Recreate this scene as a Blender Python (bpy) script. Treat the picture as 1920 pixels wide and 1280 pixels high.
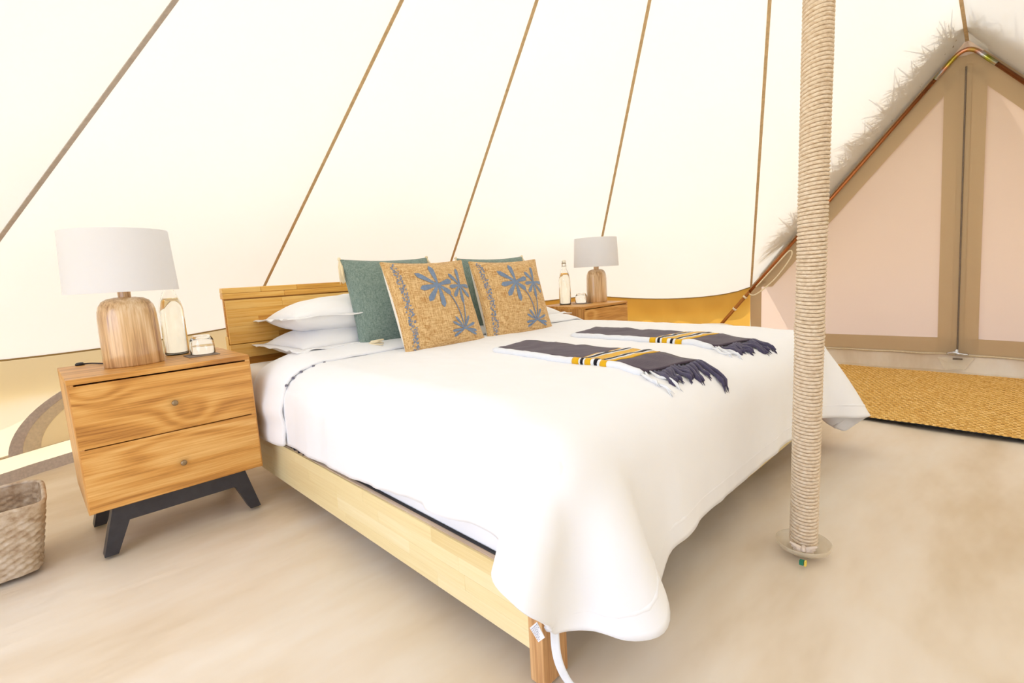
import bpy, bmesh, math, random
import numpy as np
from mathutils import Vector, Matrix, noise
from mathutils.bvhtree import BVHTree

rnd = random.Random(7)
PI = math.pi
for o in list(bpy.data.objects):
    bpy.data.objects.remove(o)
SC = bpy.context.scene
COL = SC.collection
R = math.radians

# ------------------------------------------------------------------ camera
cam_d = bpy.data.cameras.new('camera')
cam_d.sensor_width = 36.0
cam_d.lens = 941.07 * 36.0 / 1920.0
cam_d.clip_start = 0.02
cam = bpy.data.objects.new('camera', cam_d)
COL.objects.link(cam)
def camera_matrix(yaw, pitch, roll, loc):
    f0 = Vector((-math.sin(yaw), math.cos(yaw), 0)); r0 = Vector((math.cos(yaw), math.sin(yaw), 0)); u0 = Vector((0, 0, 1))
    f = f0 * math.cos(pitch) + u0 * math.sin(pitch); u = u0 * math.cos(pitch) - f0 * math.sin(pitch)
    r2 = r0 * math.cos(roll) + u * math.sin(roll); u2 = u * math.cos(roll) - r0 * math.sin(roll)
    m = Matrix((r2, u2, -f)).transposed().to_4x4()
    m.translation = loc
    return m
cam.matrix_world = camera_matrix(-.7731, -.1383, -.054, Vector((-.0718, -1.9437, .8173)))
SC.camera = cam

# ------------------------------------------------------------------ light and exposure
SKY_STRENGTH = 6.4
SUN_STRENGTH = 14.0
EXPOSURE = -0.74
w = bpy.data.worlds.new('sky'); SC.world = w; w.use_nodes = True
bg = w.node_tree.nodes['Background']
bg.inputs[0].default_value = (.60, .715, 1.0, 1)
bg.inputs[1].default_value = SKY_STRENGTH
sun_d = bpy.data.lights.new('sun', 'SUN'); sun_d.energy = SUN_STRENGTH; sun_d.angle = R(.6); sun_d.color = (1, .97, .925)
sun = bpy.data.objects.new('sun', sun_d); COL.objects.link(sun)
az, el = R(58), R(62)
sdir = Vector((math.cos(el) * math.cos(az), math.cos(el) * math.sin(az), math.sin(el)))
sun.location = sdir * 12
sun.rotation_euler = sdir.to_track_quat('Z', 'Y').to_euler()
vs = SC.view_settings
vs.view_transform = 'Standard'; vs.look = 'None'; vs.exposure = EXPOSURE; vs.gamma = 1.0; vs.use_curve_mapping = False
SC.cycles.max_bounces = 14; SC.cycles.diffuse_bounces = 5; SC.cycles.transmission_bounces = 12
SC.cycles.caustics_reflective = False; SC.cycles.caustics_refractive = False
SC.cycles.sample_clamp_indirect = 6.0

# ------------------------------------------------------------------ helpers: meshes
class MB:
    """collects verts and faces of ONE mesh"""
    def __init__(s): s.v = []; s.f = []; s.m = []
    def add(s, vs, fs, mi=0):
        b = len(s.v); s.v += [tuple(p) for p in vs]; s.f += [tuple(i + b for i in f) for f in fs]; s.m += [mi] * len(fs); return s
    def box(s, x0, x1, y0, y1, z0, z1, mi=0):
        v = [(x, y, z) for z in (z0, z1) for y in (y0, y1) for x in (x0, x1)]
        return s.add(v, [(0, 2, 3, 1), (4, 5, 7, 6), (0, 1, 5, 4), (2, 6, 7, 3), (0, 4, 6, 2), (1, 3, 7, 5)], mi)
    def grid(s, pts, mi=0, closed_u=False):
        """pts[i][j]"""
        n = len(pts); m = len(pts[0]); vs = [p for row in pts for p in row]; fs = []
        for i in range(n - (0 if closed_u else 1)):
            for j in range(m - 1):
                a = i * m + j; b = ((i + 1) % n) * m + j
                fs.append((a, b, b + 1, a + 1))
        return s.add(vs, fs, mi)
    def tube(s, path, rad, sides=8, closed=False, caps=True, mi=0):
        path = [Vector(p) for p in path]; n = len(path)
        rads = rad if isinstance(rad, (list, tuple)) else [rad] * n
        rings = []; prev = None
        for i, p in enumerate(path):
            if closed: t = path[(i + 1) % n] - path[i - 1]
            else: t = path[min(i + 1, n - 1)] - path[max(i - 1, 0)]
            t = t.normalized() if t.length > 1e-9 else Vector((0, 0, 1))
            if prev is None:
                a = Vector((0, 0, 1)) if abs(t.z) < .9 else Vector((1, 0, 0))
                prev = t.cross(a).normalized()
            nrm = (prev - t * prev.dot(t)); nrm = nrm.normalized() if nrm.length > 1e-6 else t.orthogonal().normalized()
            prev = nrm; b = t.cross(nrm)
            rings.append([p + (nrm * math.cos(2 * PI * k / sides) + b * math.sin(2 * PI * k / sides)) * rads[i] for k in range(sides)])
        vs = [q for r in rings for q in r]; fs = []
        for i in range(n if closed else n - 1):
            for k in range(sides):
                a = i * sides + k; a2 = i * sides + (k + 1) % sides; c = ((i + 1) % n) * sides + k; c2 = ((i + 1) % n) * sides + (k + 1) % sides
                fs.append((a, a2, c2, c))
        if caps and not closed:
            fs.append(tuple(range(sides))[::-1]); fs.append(tuple((n - 1) * sides + k for k in range(sides)))
        return s.add(vs, fs, mi)
    def lathe(s, prof, seg=40, c=(0, 0, 0), sx=1, sy=1, mi=0):
        """prof: (r,z) pairs; r=0 at an end closes"""
        vs = []; fs = []
        for r, z in prof:
            for k in range(seg):
                a = 2 * PI * k / seg
                vs.append((c[0] + r * sx * math.cos(a), c[1] + r * sy * math.sin(a), c[2] + z))
        for i in range(len(prof) - 1):
            for k in range(seg):
                a = i * seg + k; b = i * seg + (k + 1) % seg
                fs.append((a, b, b + seg, a + seg))
        return s.add(vs, fs, mi)

def obj(name, mb, mat, parent=None, loc=None, smooth=False, bevel=0, weld=False):
    me = bpy.data.meshes.new(name)
    me.from_pydata(mb.v, [], mb.f)
    mats = mat if isinstance(mat, (list, tuple)) else [mat]
    for m in mats: me.materials.append(m)
    if len(mats) > 1:
        me.polygons.foreach_set('material_index', mb.m)
    if weld or bevel:
        bm = bmesh.new(); bm.from_mesh(me)
        bmesh.ops.remove_doubles(bm, verts=bm.verts, dist=1e-6)
        if bevel:
            es = [e for e in bm.edges if len(e.link_faces) == 2 and e.calc_face_angle(0) > .5]
            bmesh.ops.bevel(bm, geom=es, offset=bevel, segments=2, affect='EDGES', profile=.6)
        bmesh.ops.recalc_face_normals(bm, faces=bm.faces)
        bm.to_mesh(me); bm.free()
    me.update()
    if smooth:
        me.polygons.foreach_set('use_smooth', [True] * len(me.polygons))
    o = bpy.data.objects.new(name, me); COL.objects.link(o)
    if parent is not None: o.parent = parent
    if loc is not None: o.location = loc
    return o
def boxobj(name, x0, x1, y0, y1, z0, z1, mat, parent=None, bevel=.002):
    """box with its own origin at its centre, so that its grain is its own"""
    cx, cy, cz = (x0 + x1) / 2, (y0 + y1) / 2, (z0 + z1) / 2
    return obj(name, MB().box(x0 - cx, x1 - cx, y0 - cy, y1 - cy, z0 - cz, z1 - cz), mat, parent, (cx, cy, cz), bevel=bevel)
def tag(o, label=None, cat=None, group=None, kind=None):
    if label: o['label'] = label
    if cat: o['category'] = cat
    if group: o['group'] = group
    if kind: o['kind'] = kind
    return o
def thing(name, label, cat, loc=(0, 0, 0), rz=0, group=None):
    o = bpy.data.objects.new(name, None); COL.objects.link(o)
    o.empty_display_size = .1; o.location = loc; o.rotation_euler = (0, 0, rz)
    return tag(o, label, cat, group)
def structure(name, label=None):
    o = bpy.data.objects.new(name, None); COL.objects.link(o); o['kind'] = 'structure'
    if label: o['label'] = label
    return o
def dup(root, loc, label, rz=None, group=None):
    kids = list(root.children)
    r = root.copy(); COL.objects.link(r); r.location = loc; r['label'] = label
    if rz is not None: r.rotation_euler = (0, 0, rz)
    for ch in kids:
        c = ch.copy(); COL.objects.link(c); c.parent = r
        for g in list(ch.children):
            d = g.copy(); COL.objects.link(d); d.parent = c
    return r
def smoothstep(a, b, x):
    t = min(1, max(0, (x - a) / (b - a))); return t * t * (3 - 2 * t)
def lerp(a, b, t): return a + (b - a) * t
def cr(pts, n):
    """Catmull-Rom through pts, n samples per span"""
    P = [Vector(p) for p in pts]; out = []
    P = [P[0] * 2 - P[1]] + P + [P[-1] * 2 - P[-2]]
    for i in range(1, len(P) - 2):
        for k in range(n):
            t = k / n
            out.append(.5 * ((2 * P[i]) + (P[i + 1] - P[i - 1]) * t + (2 * P[i - 1] - 5 * P[i] + 4 * P[i + 1] - P[i + 2]) * t * t + (3 * P[i] - P[i - 1] - 3 * P[i + 1] + P[i + 2]) * t ** 3))
    out.append(P[-2]); return out

# ------------------------------------------------------------------ helpers: materials
def lin(c):
    return tuple((x / 12.92 if x <= .04045 else ((x + .055) / 1.055) ** 2.4) for x in (v / 255 for v in c)) + (1,)
def newmat(name):
    m = bpy.data.materials.new(name); m.use_nodes = True
    nt = m.node_tree; return m, nt, nt.nodes['Principled BSDF'], nt.nodes['Material Output']
def N(nt, t, **kw):
    n = nt.nodes.new(t)
    for k, v in kw.items(): setattr(n, k, v)
    return n
def ramp(nt, fac, stops):
    r = N(nt, 'ShaderNodeValToRGB'); e = r.color_ramp.elements
    e[0].position = stops[0][0]; e[0].color = stops[0][1]
    e[1].position = stops[-1][0]; e[1].color = stops[-1][1]
    for p, c in stops[1:-1]:
        x = e.new(p); x.color = c
    nt.links.new(fac, r.inputs[0]); return r.outputs[0]
def bump(nt, height, dist, strength=1.0, bs=None):
    b = N(nt, 'ShaderNodeBump'); b.inputs['Strength'].default_value = strength; b.inputs['Distance'].default_value = dist
    nt.links.new(height, b.inputs['Height'])
    if bs is not None: nt.links.new(b.outputs[0], bs.inputs['Normal'])
    return b.outputs[0]
def texco(nt, which='Object'):
    return N(nt, 'ShaderNodeTexCoord').outputs[which]
def mapping(nt, vec, scale=(1, 1, 1), rot=(0, 0, 0), loc=(0, 0, 0)):
    m = N(nt, 'ShaderNodeMapping'); m.inputs['Scale'].default_value = scale; m.inputs['Rotation'].default_value = rot; m.inputs['Location'].default_value = loc
    nt.links.new(vec, m.inputs[0]); return m.outputs[0]
def tnoise(nt, vec, scale, detail=3, rough=.5, dist=0):
    n = N(nt, 'ShaderNodeTexNoise'); n.inputs['Scale'].default_value = scale; n.inputs['Detail'].default_value = detail
    n.inputs['Roughness'].default_value = rough; n.inputs['Distortion'].default_value = dist
    nt.links.new(vec, n.inputs['Vector']); return n.outputs[0]
def twave(nt, vec, scale, axis='X', dist=0, detail=2, dscale=1, prof='SIN'):
    n = N(nt, 'ShaderNodeTexWave'); n.bands_direction = axis; n.wave_profile = prof
    n.inputs['Scale'].default_value = scale; n.inputs['Distortion'].default_value = dist; n.inputs['Detail'].default_value = detail; n.inputs['Detail Scale'].default_value = dscale
    nt.links.new(vec, n.inputs['Vector']); return n.outputs[1]
def math_(nt, op, a, b=None):
    n = N(nt, 'ShaderNodeMath', operation=op)
    for i, x in enumerate((a, b)):
        if x is None: continue
        if isinstance(x, (int, float)): n.inputs[i].default_value = x
        else: nt.links.new(x, n.inputs[i])
    return n.outputs[0]

def plain(name, rgb, rough=.5, metal=0, spec=.5, nz=None, bumpd=0, coat=0):
    m, nt, bs, out = newmat(name)
    bs.inputs['Base Color'].default_value = lin(rgb); bs.inputs['Roughness'].default_value = rough; bs.inputs['Metallic'].default_value = metal
    bs.inputs['Specular IOR Level'].default_value = spec; bs.inputs['Coat Weight'].default_value = coat
    if nz:
        sc, amt = nz
        n = tnoise(nt, texco(nt), sc, 4)
        c = lin(rgb); lo = tuple(x * (1 - amt) for x in c[:3]) + (1,); hi = tuple(min(1, x * (1 + amt)) for x in c[:3]) + (1,)
        nt.links.new(ramp(nt, n, [(.3, lo), (.7, hi)]), bs.inputs['Base Color'])
        if bumpd: bump(nt, n, bumpd, 1, bs)
    return m

def wood(name, dark, mid, light, axis='X', freq=26, rough=.42, knots=(), vary=.0, coat=.0, contrast=1.0):
    """grain along axis; every object has its own offset and tone"""
    m, nt, bs, out = newmat(name); L = nt.links.new
    co = texco(nt); inf = N(nt, 'ShaderNodeObjectInfo')
    va = N(nt, 'ShaderNodeVectorMath', operation='MULTIPLY_ADD')
    comb = N(nt, 'ShaderNodeCombineXYZ')
    for i, k in enumerate((13.0, 29.0, 7.0)):
        L(math_(nt, 'MULTIPLY', inf.outputs['Random'], k), comb.inputs[i])
    L(co, va.inputs[0]); va.inputs[1].default_value = (1, 1, 1); L(comb.outputs[0], va.inputs[2])
    vec = va.outputs[0]
    s = {'X': (.10, 1, 1), 'Y': (1, .10, 1), 'Z': (1, 1, .10)}[axis]
    big = tnoise(nt, mapping(nt, vec, tuple(x * 5 for x in s)), 1.0, 2, .5)
    hgt = big
    for (kx, kz, ks, amp) in knots:
        d = N(nt, 'ShaderNodeVectorMath', operation='DISTANCE')
        mp = mapping(nt, co, (.6, 0, 1)); L(mp, d.inputs[0]); d.inputs[1].default_value = (kx * .6, 0, kz)
        e = math_(nt, 'POWER', 2.718, math_(nt, 'MULTIPLY', math_(nt, 'POWER', math_(nt, 'DIVIDE', d.outputs['Value'], ks), 2.0), -1.0))
        hgt = math_(nt, 'ADD', hgt, math_(nt, 'MULTIPLY', e, amp))
    ring = math_(nt, 'SINE', math_(nt, 'MULTIPLY', hgt, freq))
    fine = tnoise(nt, mapping(nt, vec, tuple({1: 170, .10: 5}[x] for x in s)), 1.0, 3, .6)
    mix = math_(nt, 'ADD', math_(nt, 'MULTIPLY', ring, .14 * contrast), math_(nt, 'ADD', math_(nt, 'MULTIPLY', math_(nt, 'SUBTRACT', fine, .5), .95 * contrast), math_(nt, 'ADD', .5, math_(nt, 'MULTIPLY', math_(nt, 'SUBTRACT', big, .5), .5))))
    if vary:
        mix = math_(nt, 'ADD', mix, math_(nt, 'MULTIPLY', math_(nt, 'SUBTRACT', inf.outputs['Random'], .5), vary))
    c = ramp(nt, mix, [(.12, lin(dark)), (.5, lin(mid)), (.88, lin(light))])
    L(c, bs.inputs['Base Color']); bs.inputs['Roughness'].default_value = rough; bs.inputs['Coat Weight'].default_value = coat; bs.inputs['Coat Roughness'].default_value = .12
    bump(nt, fine, .0006, .5, bs)
    return m

def canvas(name, refl, trans, fac=.5, weave=900, bumpd=.0004, ribs=0):
    """woven cloth that scatters light back and lets light through"""
    m, nt, bs, out = newmat(name); nt.nodes.remove(bs); L = nt.links.new
    d = N(nt, 'ShaderNodeBsdfDiffuse'); t = N(nt, 'ShaderNodeBsdfTranslucent'); mx = N(nt, 'ShaderNodeMixShader')
    co = texco(nt)
    n = tnoise(nt, co, 1.3, 4, .55)
    d.inputs[0].default_value = lin(refl)
    tl = lin(trans)
    L(ramp(nt, n, [(.3, tuple(x * .95 for x in tl[:3]) + (1,)), (.7, tl)]), t.inputs[0])
    mx.inputs[0].default_value = fac
    L(d.outputs[0], mx.inputs[1]); L(t.outputs[0], mx.inputs[2]); L(mx.outputs[0], out.inputs[0])
    wv = math_(nt, 'ADD', tnoise(nt, mapping(nt, co, (weave, weave, weave * .15)), 1, 1), tnoise(nt, mapping(nt, co, (weave * .15, weave * .15, weave)), 1, 1))
    b = bump(nt, wv, bumpd, .6); L(b, d.inputs['Normal'])
    return m

def cloth(name, rgb, rough=.9, nz=(14, .03), weave=None, bumpd=.001, rgb2=None, sheen=.2, trans=0):
    m, nt, bs, out = newmat(name); L = nt.links.new
    co = texco(nt); c = lin(rgb)
    if weave:
        a = tnoise(nt, mapping(nt, co, (weave, weave, weave * .12)), 1, 2, .6); b = tnoise(nt, mapping(nt, co, (weave * .12, weave, weave)), 1, 2, .6)
        h = math_(nt, 'MULTIPLY', math_(nt, 'ADD', a, b), .5)
        c2 = lin(rgb2) if rgb2 else tuple(x * .6 for x in c[:3]) + (1,)
        L(ramp(nt, h, [(.36, c2), (.62, c)]), bs.inputs['Base Color'])
    else:
        h = tnoise(nt, co, nz[0], 4, .6)
        L(ramp(nt, h, [(.3, tuple(x * (1 - nz[1]) for x in c[:3]) + (1,)), (.7, c)]), bs.inputs['Base Color'])
    bump(nt, h, bumpd, .7, bs)
    bs.inputs['Roughness'].default_value = rough; bs.inputs['Specular IOR Level'].default_value = .15; bs.inputs['Sheen Weight'].default_value = sheen
    if trans:
        t = N(nt, 'ShaderNodeBsdfTranslucent'); t.inputs[0].default_value = c; mx = N(nt, 'ShaderNodeMixShader'); mx.inputs[0].default_value = trans
        L(bs.outputs[0], mx.inputs[1]); L(t.outputs[0], mx.inputs[2]); L(mx.outputs[0], out.inputs[0])
    return m

def glass(name, rgb, rough=0.0, ior=1.45):
    m, nt, bs, out = newmat(name); nt.nodes.remove(bs)
    g = N(nt, 'ShaderNodeBsdfGlass'); g.inputs[0].default_value = lin(rgb); g.inputs['Roughness'].default_value = rough; g.inputs['IOR'].default_value = ior
    nt.links.new(g.outputs[0], out.inputs[0]); return m

M = {}
M['roof'] = canvas('roof_canvas', (248, 246, 240), (208, 202, 184), .20)
M['wall'] = canvas('wall_canvas', (222, 178, 92), (196, 150, 60), .28)
M['wall_left'] = canvas('wall_canvas_pale', (240, 226, 192), (222, 207, 172), .37)
M['door'] = canvas('door_canvas', (232, 211, 194), (206, 184, 164), .32)
M['door_band'] = canvas('door_band_canvas', (206, 184, 150), (214, 188, 146), .22)
M['seam'] = plain('seam_tape', (206, 178, 136), .9, nz=(60, .12))
M['seam_grey'] = plain('seam_tape_grey', (190, 178, 166), .9, nz=(60, .10))
M['hem'] = plain('eave_hem', (150, 122, 70), .9)
M['grey_band'] = plain('grey_webbing', (192, 180, 170), .8, nz=(90, .12))
M['band_beige'] = plain('beige_webbing', (218, 202, 170), .9, nz=(80, .08))
M['zip'] = plain('zip_tape', (120, 106, 92), .7, nz=(300, .2))
M['copper'] = plain('copper_tube', (186, 118, 72), .24, .9)
M['wall_in_leg'] = plain('wood_like_tube', (168, 104, 36), .35, .5)
M['sand'] = plain('sand_ground', (214, 196, 160), .95, nz=(9, .1))
M['white_cord'] = plain('white_cord', (242, 228, 196), .9, nz=(200, .1))
M['white'] = cloth('white_linen', (246, 246, 248), .9, (10, .015), bumpd=.0006)
M['sheet'] = cloth('cream_sheet', (246, 238, 228), .9, (10, .02), bumpd=.0006)
M['pillow'] = cloth('pillow_cotton', (247, 246, 246), .9, (12, .02), bumpd=.0012)
M['black'] = plain('black_piping', (24, 24, 30), .5)
M['steel'] = plain('black_steel', (58, 56, 60), .42, .3, nz=(40, .12))
M['pewter'] = plain('knob_pewter', (150, 128, 98), .35, .7)
M['shade'] = cloth('lamp_shade_fabric', (246, 246, 248), .9, (40, .01), bumpd=.0002, trans=.35)
M['green'] = cloth('green_linen', (146, 162, 152), .95, weave=420, bumpd=.0008, rgb2=(92, 114, 108))
M['jute'] = cloth('jute_weave', (234, 202, 148), .95, weave=240, bumpd=.002, rgb2=(180, 130, 70))
M['cushion_back'] = cloth('cushion_back_cotton', (246, 240, 228), .9, (20, .03))
M['print'] = cloth('blue_print', (134, 152, 176), .9, weave=240, bumpd=.001, rgb2=(110, 128, 156))
M['tassel'] = cloth('cream_wool', (244, 228, 192), .95, (60, .08))
M['plum'] = cloth('plum_cotton', (86, 72, 84), .95, weave=300, bumpd=.001, rgb2=(70, 58, 70))
M['plum_yarn'] = cloth('plum_yarn', (84, 78, 104), .95, (200, .25))
M['yellow'] = cloth('yellow_cotton', (232, 178, 24), .9, (120, .06))
M['bluewhite'] = cloth('pale_cotton', (238, 240, 244), .9, (60, .04))
M['ink'] = cloth('black_cotton', (30, 26, 34), .9, (60, .1))
M['snap'] = plain('snap_grey', (110, 108, 122), .5)
M['glass'] = glass('clear_glass', (255, 255, 254))
M['water'] = glass('water', (255, 255, 252), 0, 1.33)
M['coaster'] = plain('slate_coaster', (136, 120, 106), .7, nz=(70, .1))
M['chrome'] = plain('chrome', (214, 220, 230), .15, 1)
def soft_plastic():
    m, nt, bs, out = newmat('clear_plastic')
    bs.inputs['Base Color'].default_value = lin((236, 222, 196)); bs.inputs['Roughness'].default_value = .3
    t = N(nt, 'ShaderNodeBsdfTransparent'); mx = N(nt, 'ShaderNodeMixShader'); mx.inputs[0].default_value = .45
    nt.links.new(t.outputs[0], mx.inputs[1]); nt.links.new(bs.outputs[0], mx.inputs[2]); nt.links.new(mx.outputs[0], out.inputs[0]); return m
M['plastic'] = soft_plastic()
M['teak'] = wood('teak_boards', (146, 88, 32), (208, 148, 70), (232, 182, 110), 'X', 52)
M['teak_top_drawer'] = wood('teak_drawer_knotty', (150, 92, 34), (208, 148, 70), (232, 182, 108), 'X', 64, knots=((.045, -.05, .045, .16), (-.19, .06, .04, .12)))
M['teak_low_drawer'] = wood('teak_drawer_plain', (154, 96, 36), (212, 152, 74), (234, 186, 114), 'X', 56, knots=((-.02, .07, .07, .08),))
M['teak_side'] = wood('teak_side', (150, 94, 40), (204, 146, 76), (226, 178, 112), 'Z', 22)
M['lampwood'] = wood('lamp_wood', (160, 114, 68), (220, 182, 132), (242, 216, 178), 'Z', 40, rough=.3, coat=1.0, contrast=1.2)
M['rubberwood'] = wood('rubberwood_stave', (190, 126, 44), (230, 174, 80), (244, 204, 122), 'X', 18, vary=.45, rough=.38)
M['palewood'] = wood('pale_rail_stave', (226, 200, 140), (238, 218, 164), (246, 232, 190), 'Y', 16, vary=.35, contrast=.6)
M['railtop'] = wood('rail_top', (188, 158, 130), (216, 190, 164), (228, 206, 184), 'Y', 20)
M['legwood'] = wood('leg_wood', (168, 112, 60), (212, 164, 110), (230, 190, 140), 'Z', 30)

def rope_mat():
    m, nt, bs, out = newmat('sisal_rope'); L = nt.links.new
    co = texco(nt)
    w1 = twave(nt, mapping(nt, co, (1, 1, 1), (0, R(0), 0)), 1.0, 'Z')
    n = tnoise(nt, mapping(nt, co, (90, 90, 160)), 1, 4, .65)
    L(ramp(nt, n, [(.3, lin((204, 178, 146))), (.55, lin((226, 208, 184))), (.8, lin((238, 226, 208)))]), bs.inputs['Base Color'])
    bump(nt, n, .0012, .8, bs); bs.inputs['Roughness'].default_value = .95; bs.inputs['Specular IOR Level'].default_value = .1
    return m
M['rope'] = rope_mat()
def weave_mat(name, c1, c2, c3, sc):
    m, nt, bs, out = newmat(name); L = nt.links.new
    co = texco(nt); n = tnoise(nt, mapping(nt, co, sc), 1, 4, .6)
    L(ramp(nt, n, [(.28, lin(c1)), (.5, lin(c2)), (.75, lin(c3))]), bs.inputs['Base Color'])
    bump(nt, n, .002, .7, bs); bs.inputs['Roughness'].default_value = .75; bs.inputs['Specular IOR Level'].default_value = .25
    return m
M['mat'] = weave_mat('woven_pandan', (190, 134, 56), (228, 184, 104), (242, 212, 148), (30, 60, 60))
M['mat2'] = weave_mat('woven_pandan_dark', (170, 116, 44), (214, 166, 84), (234, 196, 124), (60, 30, 60))
M['basket'] = weave_mat('basket_weave', (160, 132, 104), (196, 176, 150), (218, 204, 186), (40, 40, 40))
M['basket2'] = weave_mat('basket_weave_dark', (140, 112, 84), (178, 154, 126), (204, 186, 162), (40, 40, 40))
M['thatch'] = weave_mat('palm_thatch', (96, 78, 50), (134, 112, 74), (160, 138, 98), (20, 90, 90))
def floor_mat():
    m, nt, bs, out = newmat('groundsheet'); L = nt.links.new
    co = texco(nt)
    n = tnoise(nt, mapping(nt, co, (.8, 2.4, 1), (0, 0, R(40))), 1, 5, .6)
    L(ramp(nt, n, [(.30, lin((206, 184, 152))), (.48, lin((226, 210, 188))), (.70, lin((236, 227, 214)))]), bs.inputs['Base Color'])  # streaks paint the light and shade of creases into the sheet colour
    n2 = tnoise(nt, mapping(nt, co, (1.5, 4.6, 3), (0, 0, R(30))), 1, 3, .5, .5)
    bump(nt, n2, .022, .6, bs)
    bs.inputs['Roughness'].default_value = .42; bs.inputs['Specular IOR Level'].default_value = .5
    return m
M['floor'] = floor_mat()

# ================================================================== THE TENT
PX, PY_ = 1.40, -1.556                       # centre pole
TOP = Vector((1.387, -1.53, 3.05))           # peak of the roof
RE, RF = 3.12, 3.23                          # radius at the eave and at the ground
def pol(a, r, z): return Vector((PX + r * math.cos(R(a)), PY_ + r * math.sin(R(a)), z))
D1 = Vector((4.44, -1.60, 2.12)); B1 = Vector((4.44, -1.66, 0.0))     # door peak, middle of the sill
E4 = Vector((4.27, -.36, .585)); E5 = Vector((4.17, -2.93, .585))     # eave corners at the door frame
D2 = Vector((-1.68, -1.46, 2.12))
# roof seams seen in the photo, then the ones behind the camera
seam_a = [22.8, 46.9, 71.8, 97.9, 125.0, 151.5, 204.5, 230, 256, 282, 307, 333.4]
ZE = .56
def eave(i):
    if i == 0: return E4
    if i == len(seam_a) - 1: return E5
    return pol(seam_a[i], RE + .04, ZE + .012)
roof = structure('ceiling', 'cream canvas roof of the bell tent in seamed panels')
def roof_panel(A, B, aA, aB, sag, skew=.5, n=14, m=26):
    g = []
    for i in range(n + 1):
        s = i / n; row = []
        a = lerp(aA, aB, s)
        # low edge: an arc of the eave that hangs between its two tied corners
        c = pol(a, RE + .02, 0); q = A.lerp(B, s)
        u = s ** (math.log(.5) / math.log(skew))
        e = Vector((lerp(q.x, c.x, .75), lerp(q.y, c.y, .75), q.z - sag * 4 * u * (1 - u)))
        if i in (0, n): e = q
        for j in range(m + 1):
            t = j / m; p = TOP.lerp(e, t)
            row.append(p)
        g.append(row)
    return g
def tri_panel(A, B, n=16, m=22):
    g = []
    for i in range(n + 1):
        s = i / n; e = A.lerp(B, s); row = []
        for j in range(m + 1):
            t = j / m; p = TOP.lerp(e, t); p.z -= .035 * math.sin(PI * s) * math.sin(PI * t); row.append(p)
        g.append(row)
    return g
panels = []
eave_lines = []
for i in range(len(seam_a) - 1):
    if i == 5:
        EA, EB = eave(5), eave(6)
        panels += [tri_panel(EA, D2), tri_panel(D2, EB)]; continue
    sag, sk = (.072, .6) if i == 0 else (.03, .5)
    if i == 1: sag = .03
    g = roof_panel(eave(i), eave(i + 1), seam_a[i], seam_a[i + 1], sag, 1 - sk if i == 0 else .5)
    panels.append(g); eave_lines.append((i, [r[-1] for r in g]))
panels += [tri_panel(E5, D1), tri_panel(D1, E4)]
for g in panels:
    obj('canvas_panel', MB().grid(g), M['roof'], roof, smooth=True)
def seam(e, wid, mat):
    d = (e - TOP).normalized(); inn = Vector((PX, PY_, 1.0)) - (TOP + e) / 2
    side = d.cross(inn).normalized(); nrm = side.cross(d).normalized()
    if nrm.dot(inn) < 0: nrm = -nrm
    mb = MB(); n = 20; g = []
    for k in range(n + 1):
        p = TOP.lerp(e, k / n)
        g.append([p - side * wid / 2 + nrm * .001, p - side * wid / 2 + nrm * .004, p + side * wid / 2 + nrm * .004, p + side * wid / 2 + nrm * .001])
    obj('seam', mb.grid(g), mat, roof)
for i in range(len(seam_a)):
    seam(eave(i), .016, M['seam_grey'] if i in (4, 5, 6) else M['seam'])
seam(D1 + Vector((-.004, 0, -.01)), .018, M['seam']); seam(D2, .016, M['seam'])

# ---- low walls, each panel its own mesh, hung from the eave and slack with folds
def wall_panel(name, parent, edge, mat, seed, amp=.030, diag=1.0):
    n = len(edge) * 5; m = 16; g = []
    for i in range(n + 1):
        s = i / n; k = s * (len(edge) - 1); a0 = int(min(k, len(edge) - 2)); e = edge[a0].lerp(edge[a0 + 1], k - a0)
        ang = math.degrees(math.atan2(e.y - PY_, e.x - PX)); f = pol(ang, RF, -.045); row = []
        for j in range(m + 1):
            t = j / m; p = e.lerp(f, t)
            nrm = Vector((math.cos(R(ang)), math.sin(R(ang)), 0))
            fold = math.sin((s * 9 + t * 1.6 * diag + seed) * 3.1) * .5 + noise.noise(Vector((s * 7 + seed * 5, t * 2.2 - s * 3 * diag, seed)))
            p = p + nrm * (fold * amp * math.sin(PI * min(1, t * 1.05)) * (1 - .4 * t))
            row.append(p)
        g.append(row)
    return obj('wall_panel', MB().grid(g), mat, parent, smooth=True)
walls = {}
for nm, lab, idx in (('wall_right', 'low golden canvas wall between bed and tent door', [0]),
                     ('wall_back', 'low golden canvas wall behind the bed head', [1, 2]),
                     ('wall_left', 'low pale canvas wall behind the near nightstand', [3, 4]),
                     ('wall_front', 'low canvas wall behind the camera', [6, 7, 8, 9, 10])):
    walls[nm] = structure(nm, lab)
    for i, ed in eave_lines:
        if i in idx:
            wall_panel(nm, walls[nm], ed, M['wall_left'] if nm in ('wall_left', 'wall_front') else M['wall'], i * 1.7 + .4, .010 if nm == 'wall_left' else .030)
            obj('eave_hem', MB().tube([p + (Vector((PX, PY_, p.z)) - p).normalized() * .006 for p in ed], .0045, 6), M['hem'], walls[nm])
            # short valance that hangs outside the eave and shades the head of the wall
            g = []
            for p in ed:
                o_ = (p - Vector((PX, PY_, p.z))).normalized()
                g.append([p + o_ * .004 + Vector((0, 0, .004)), p + o_ * .07 + Vector((0, 0, -.07)), p + o_ * .085 + Vector((0, 0, -.17 if nm == 'wall_left' else -.13))])
            obj('valance', MB().grid(g), M['roof'], walls[nm], smooth=True)
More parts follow.
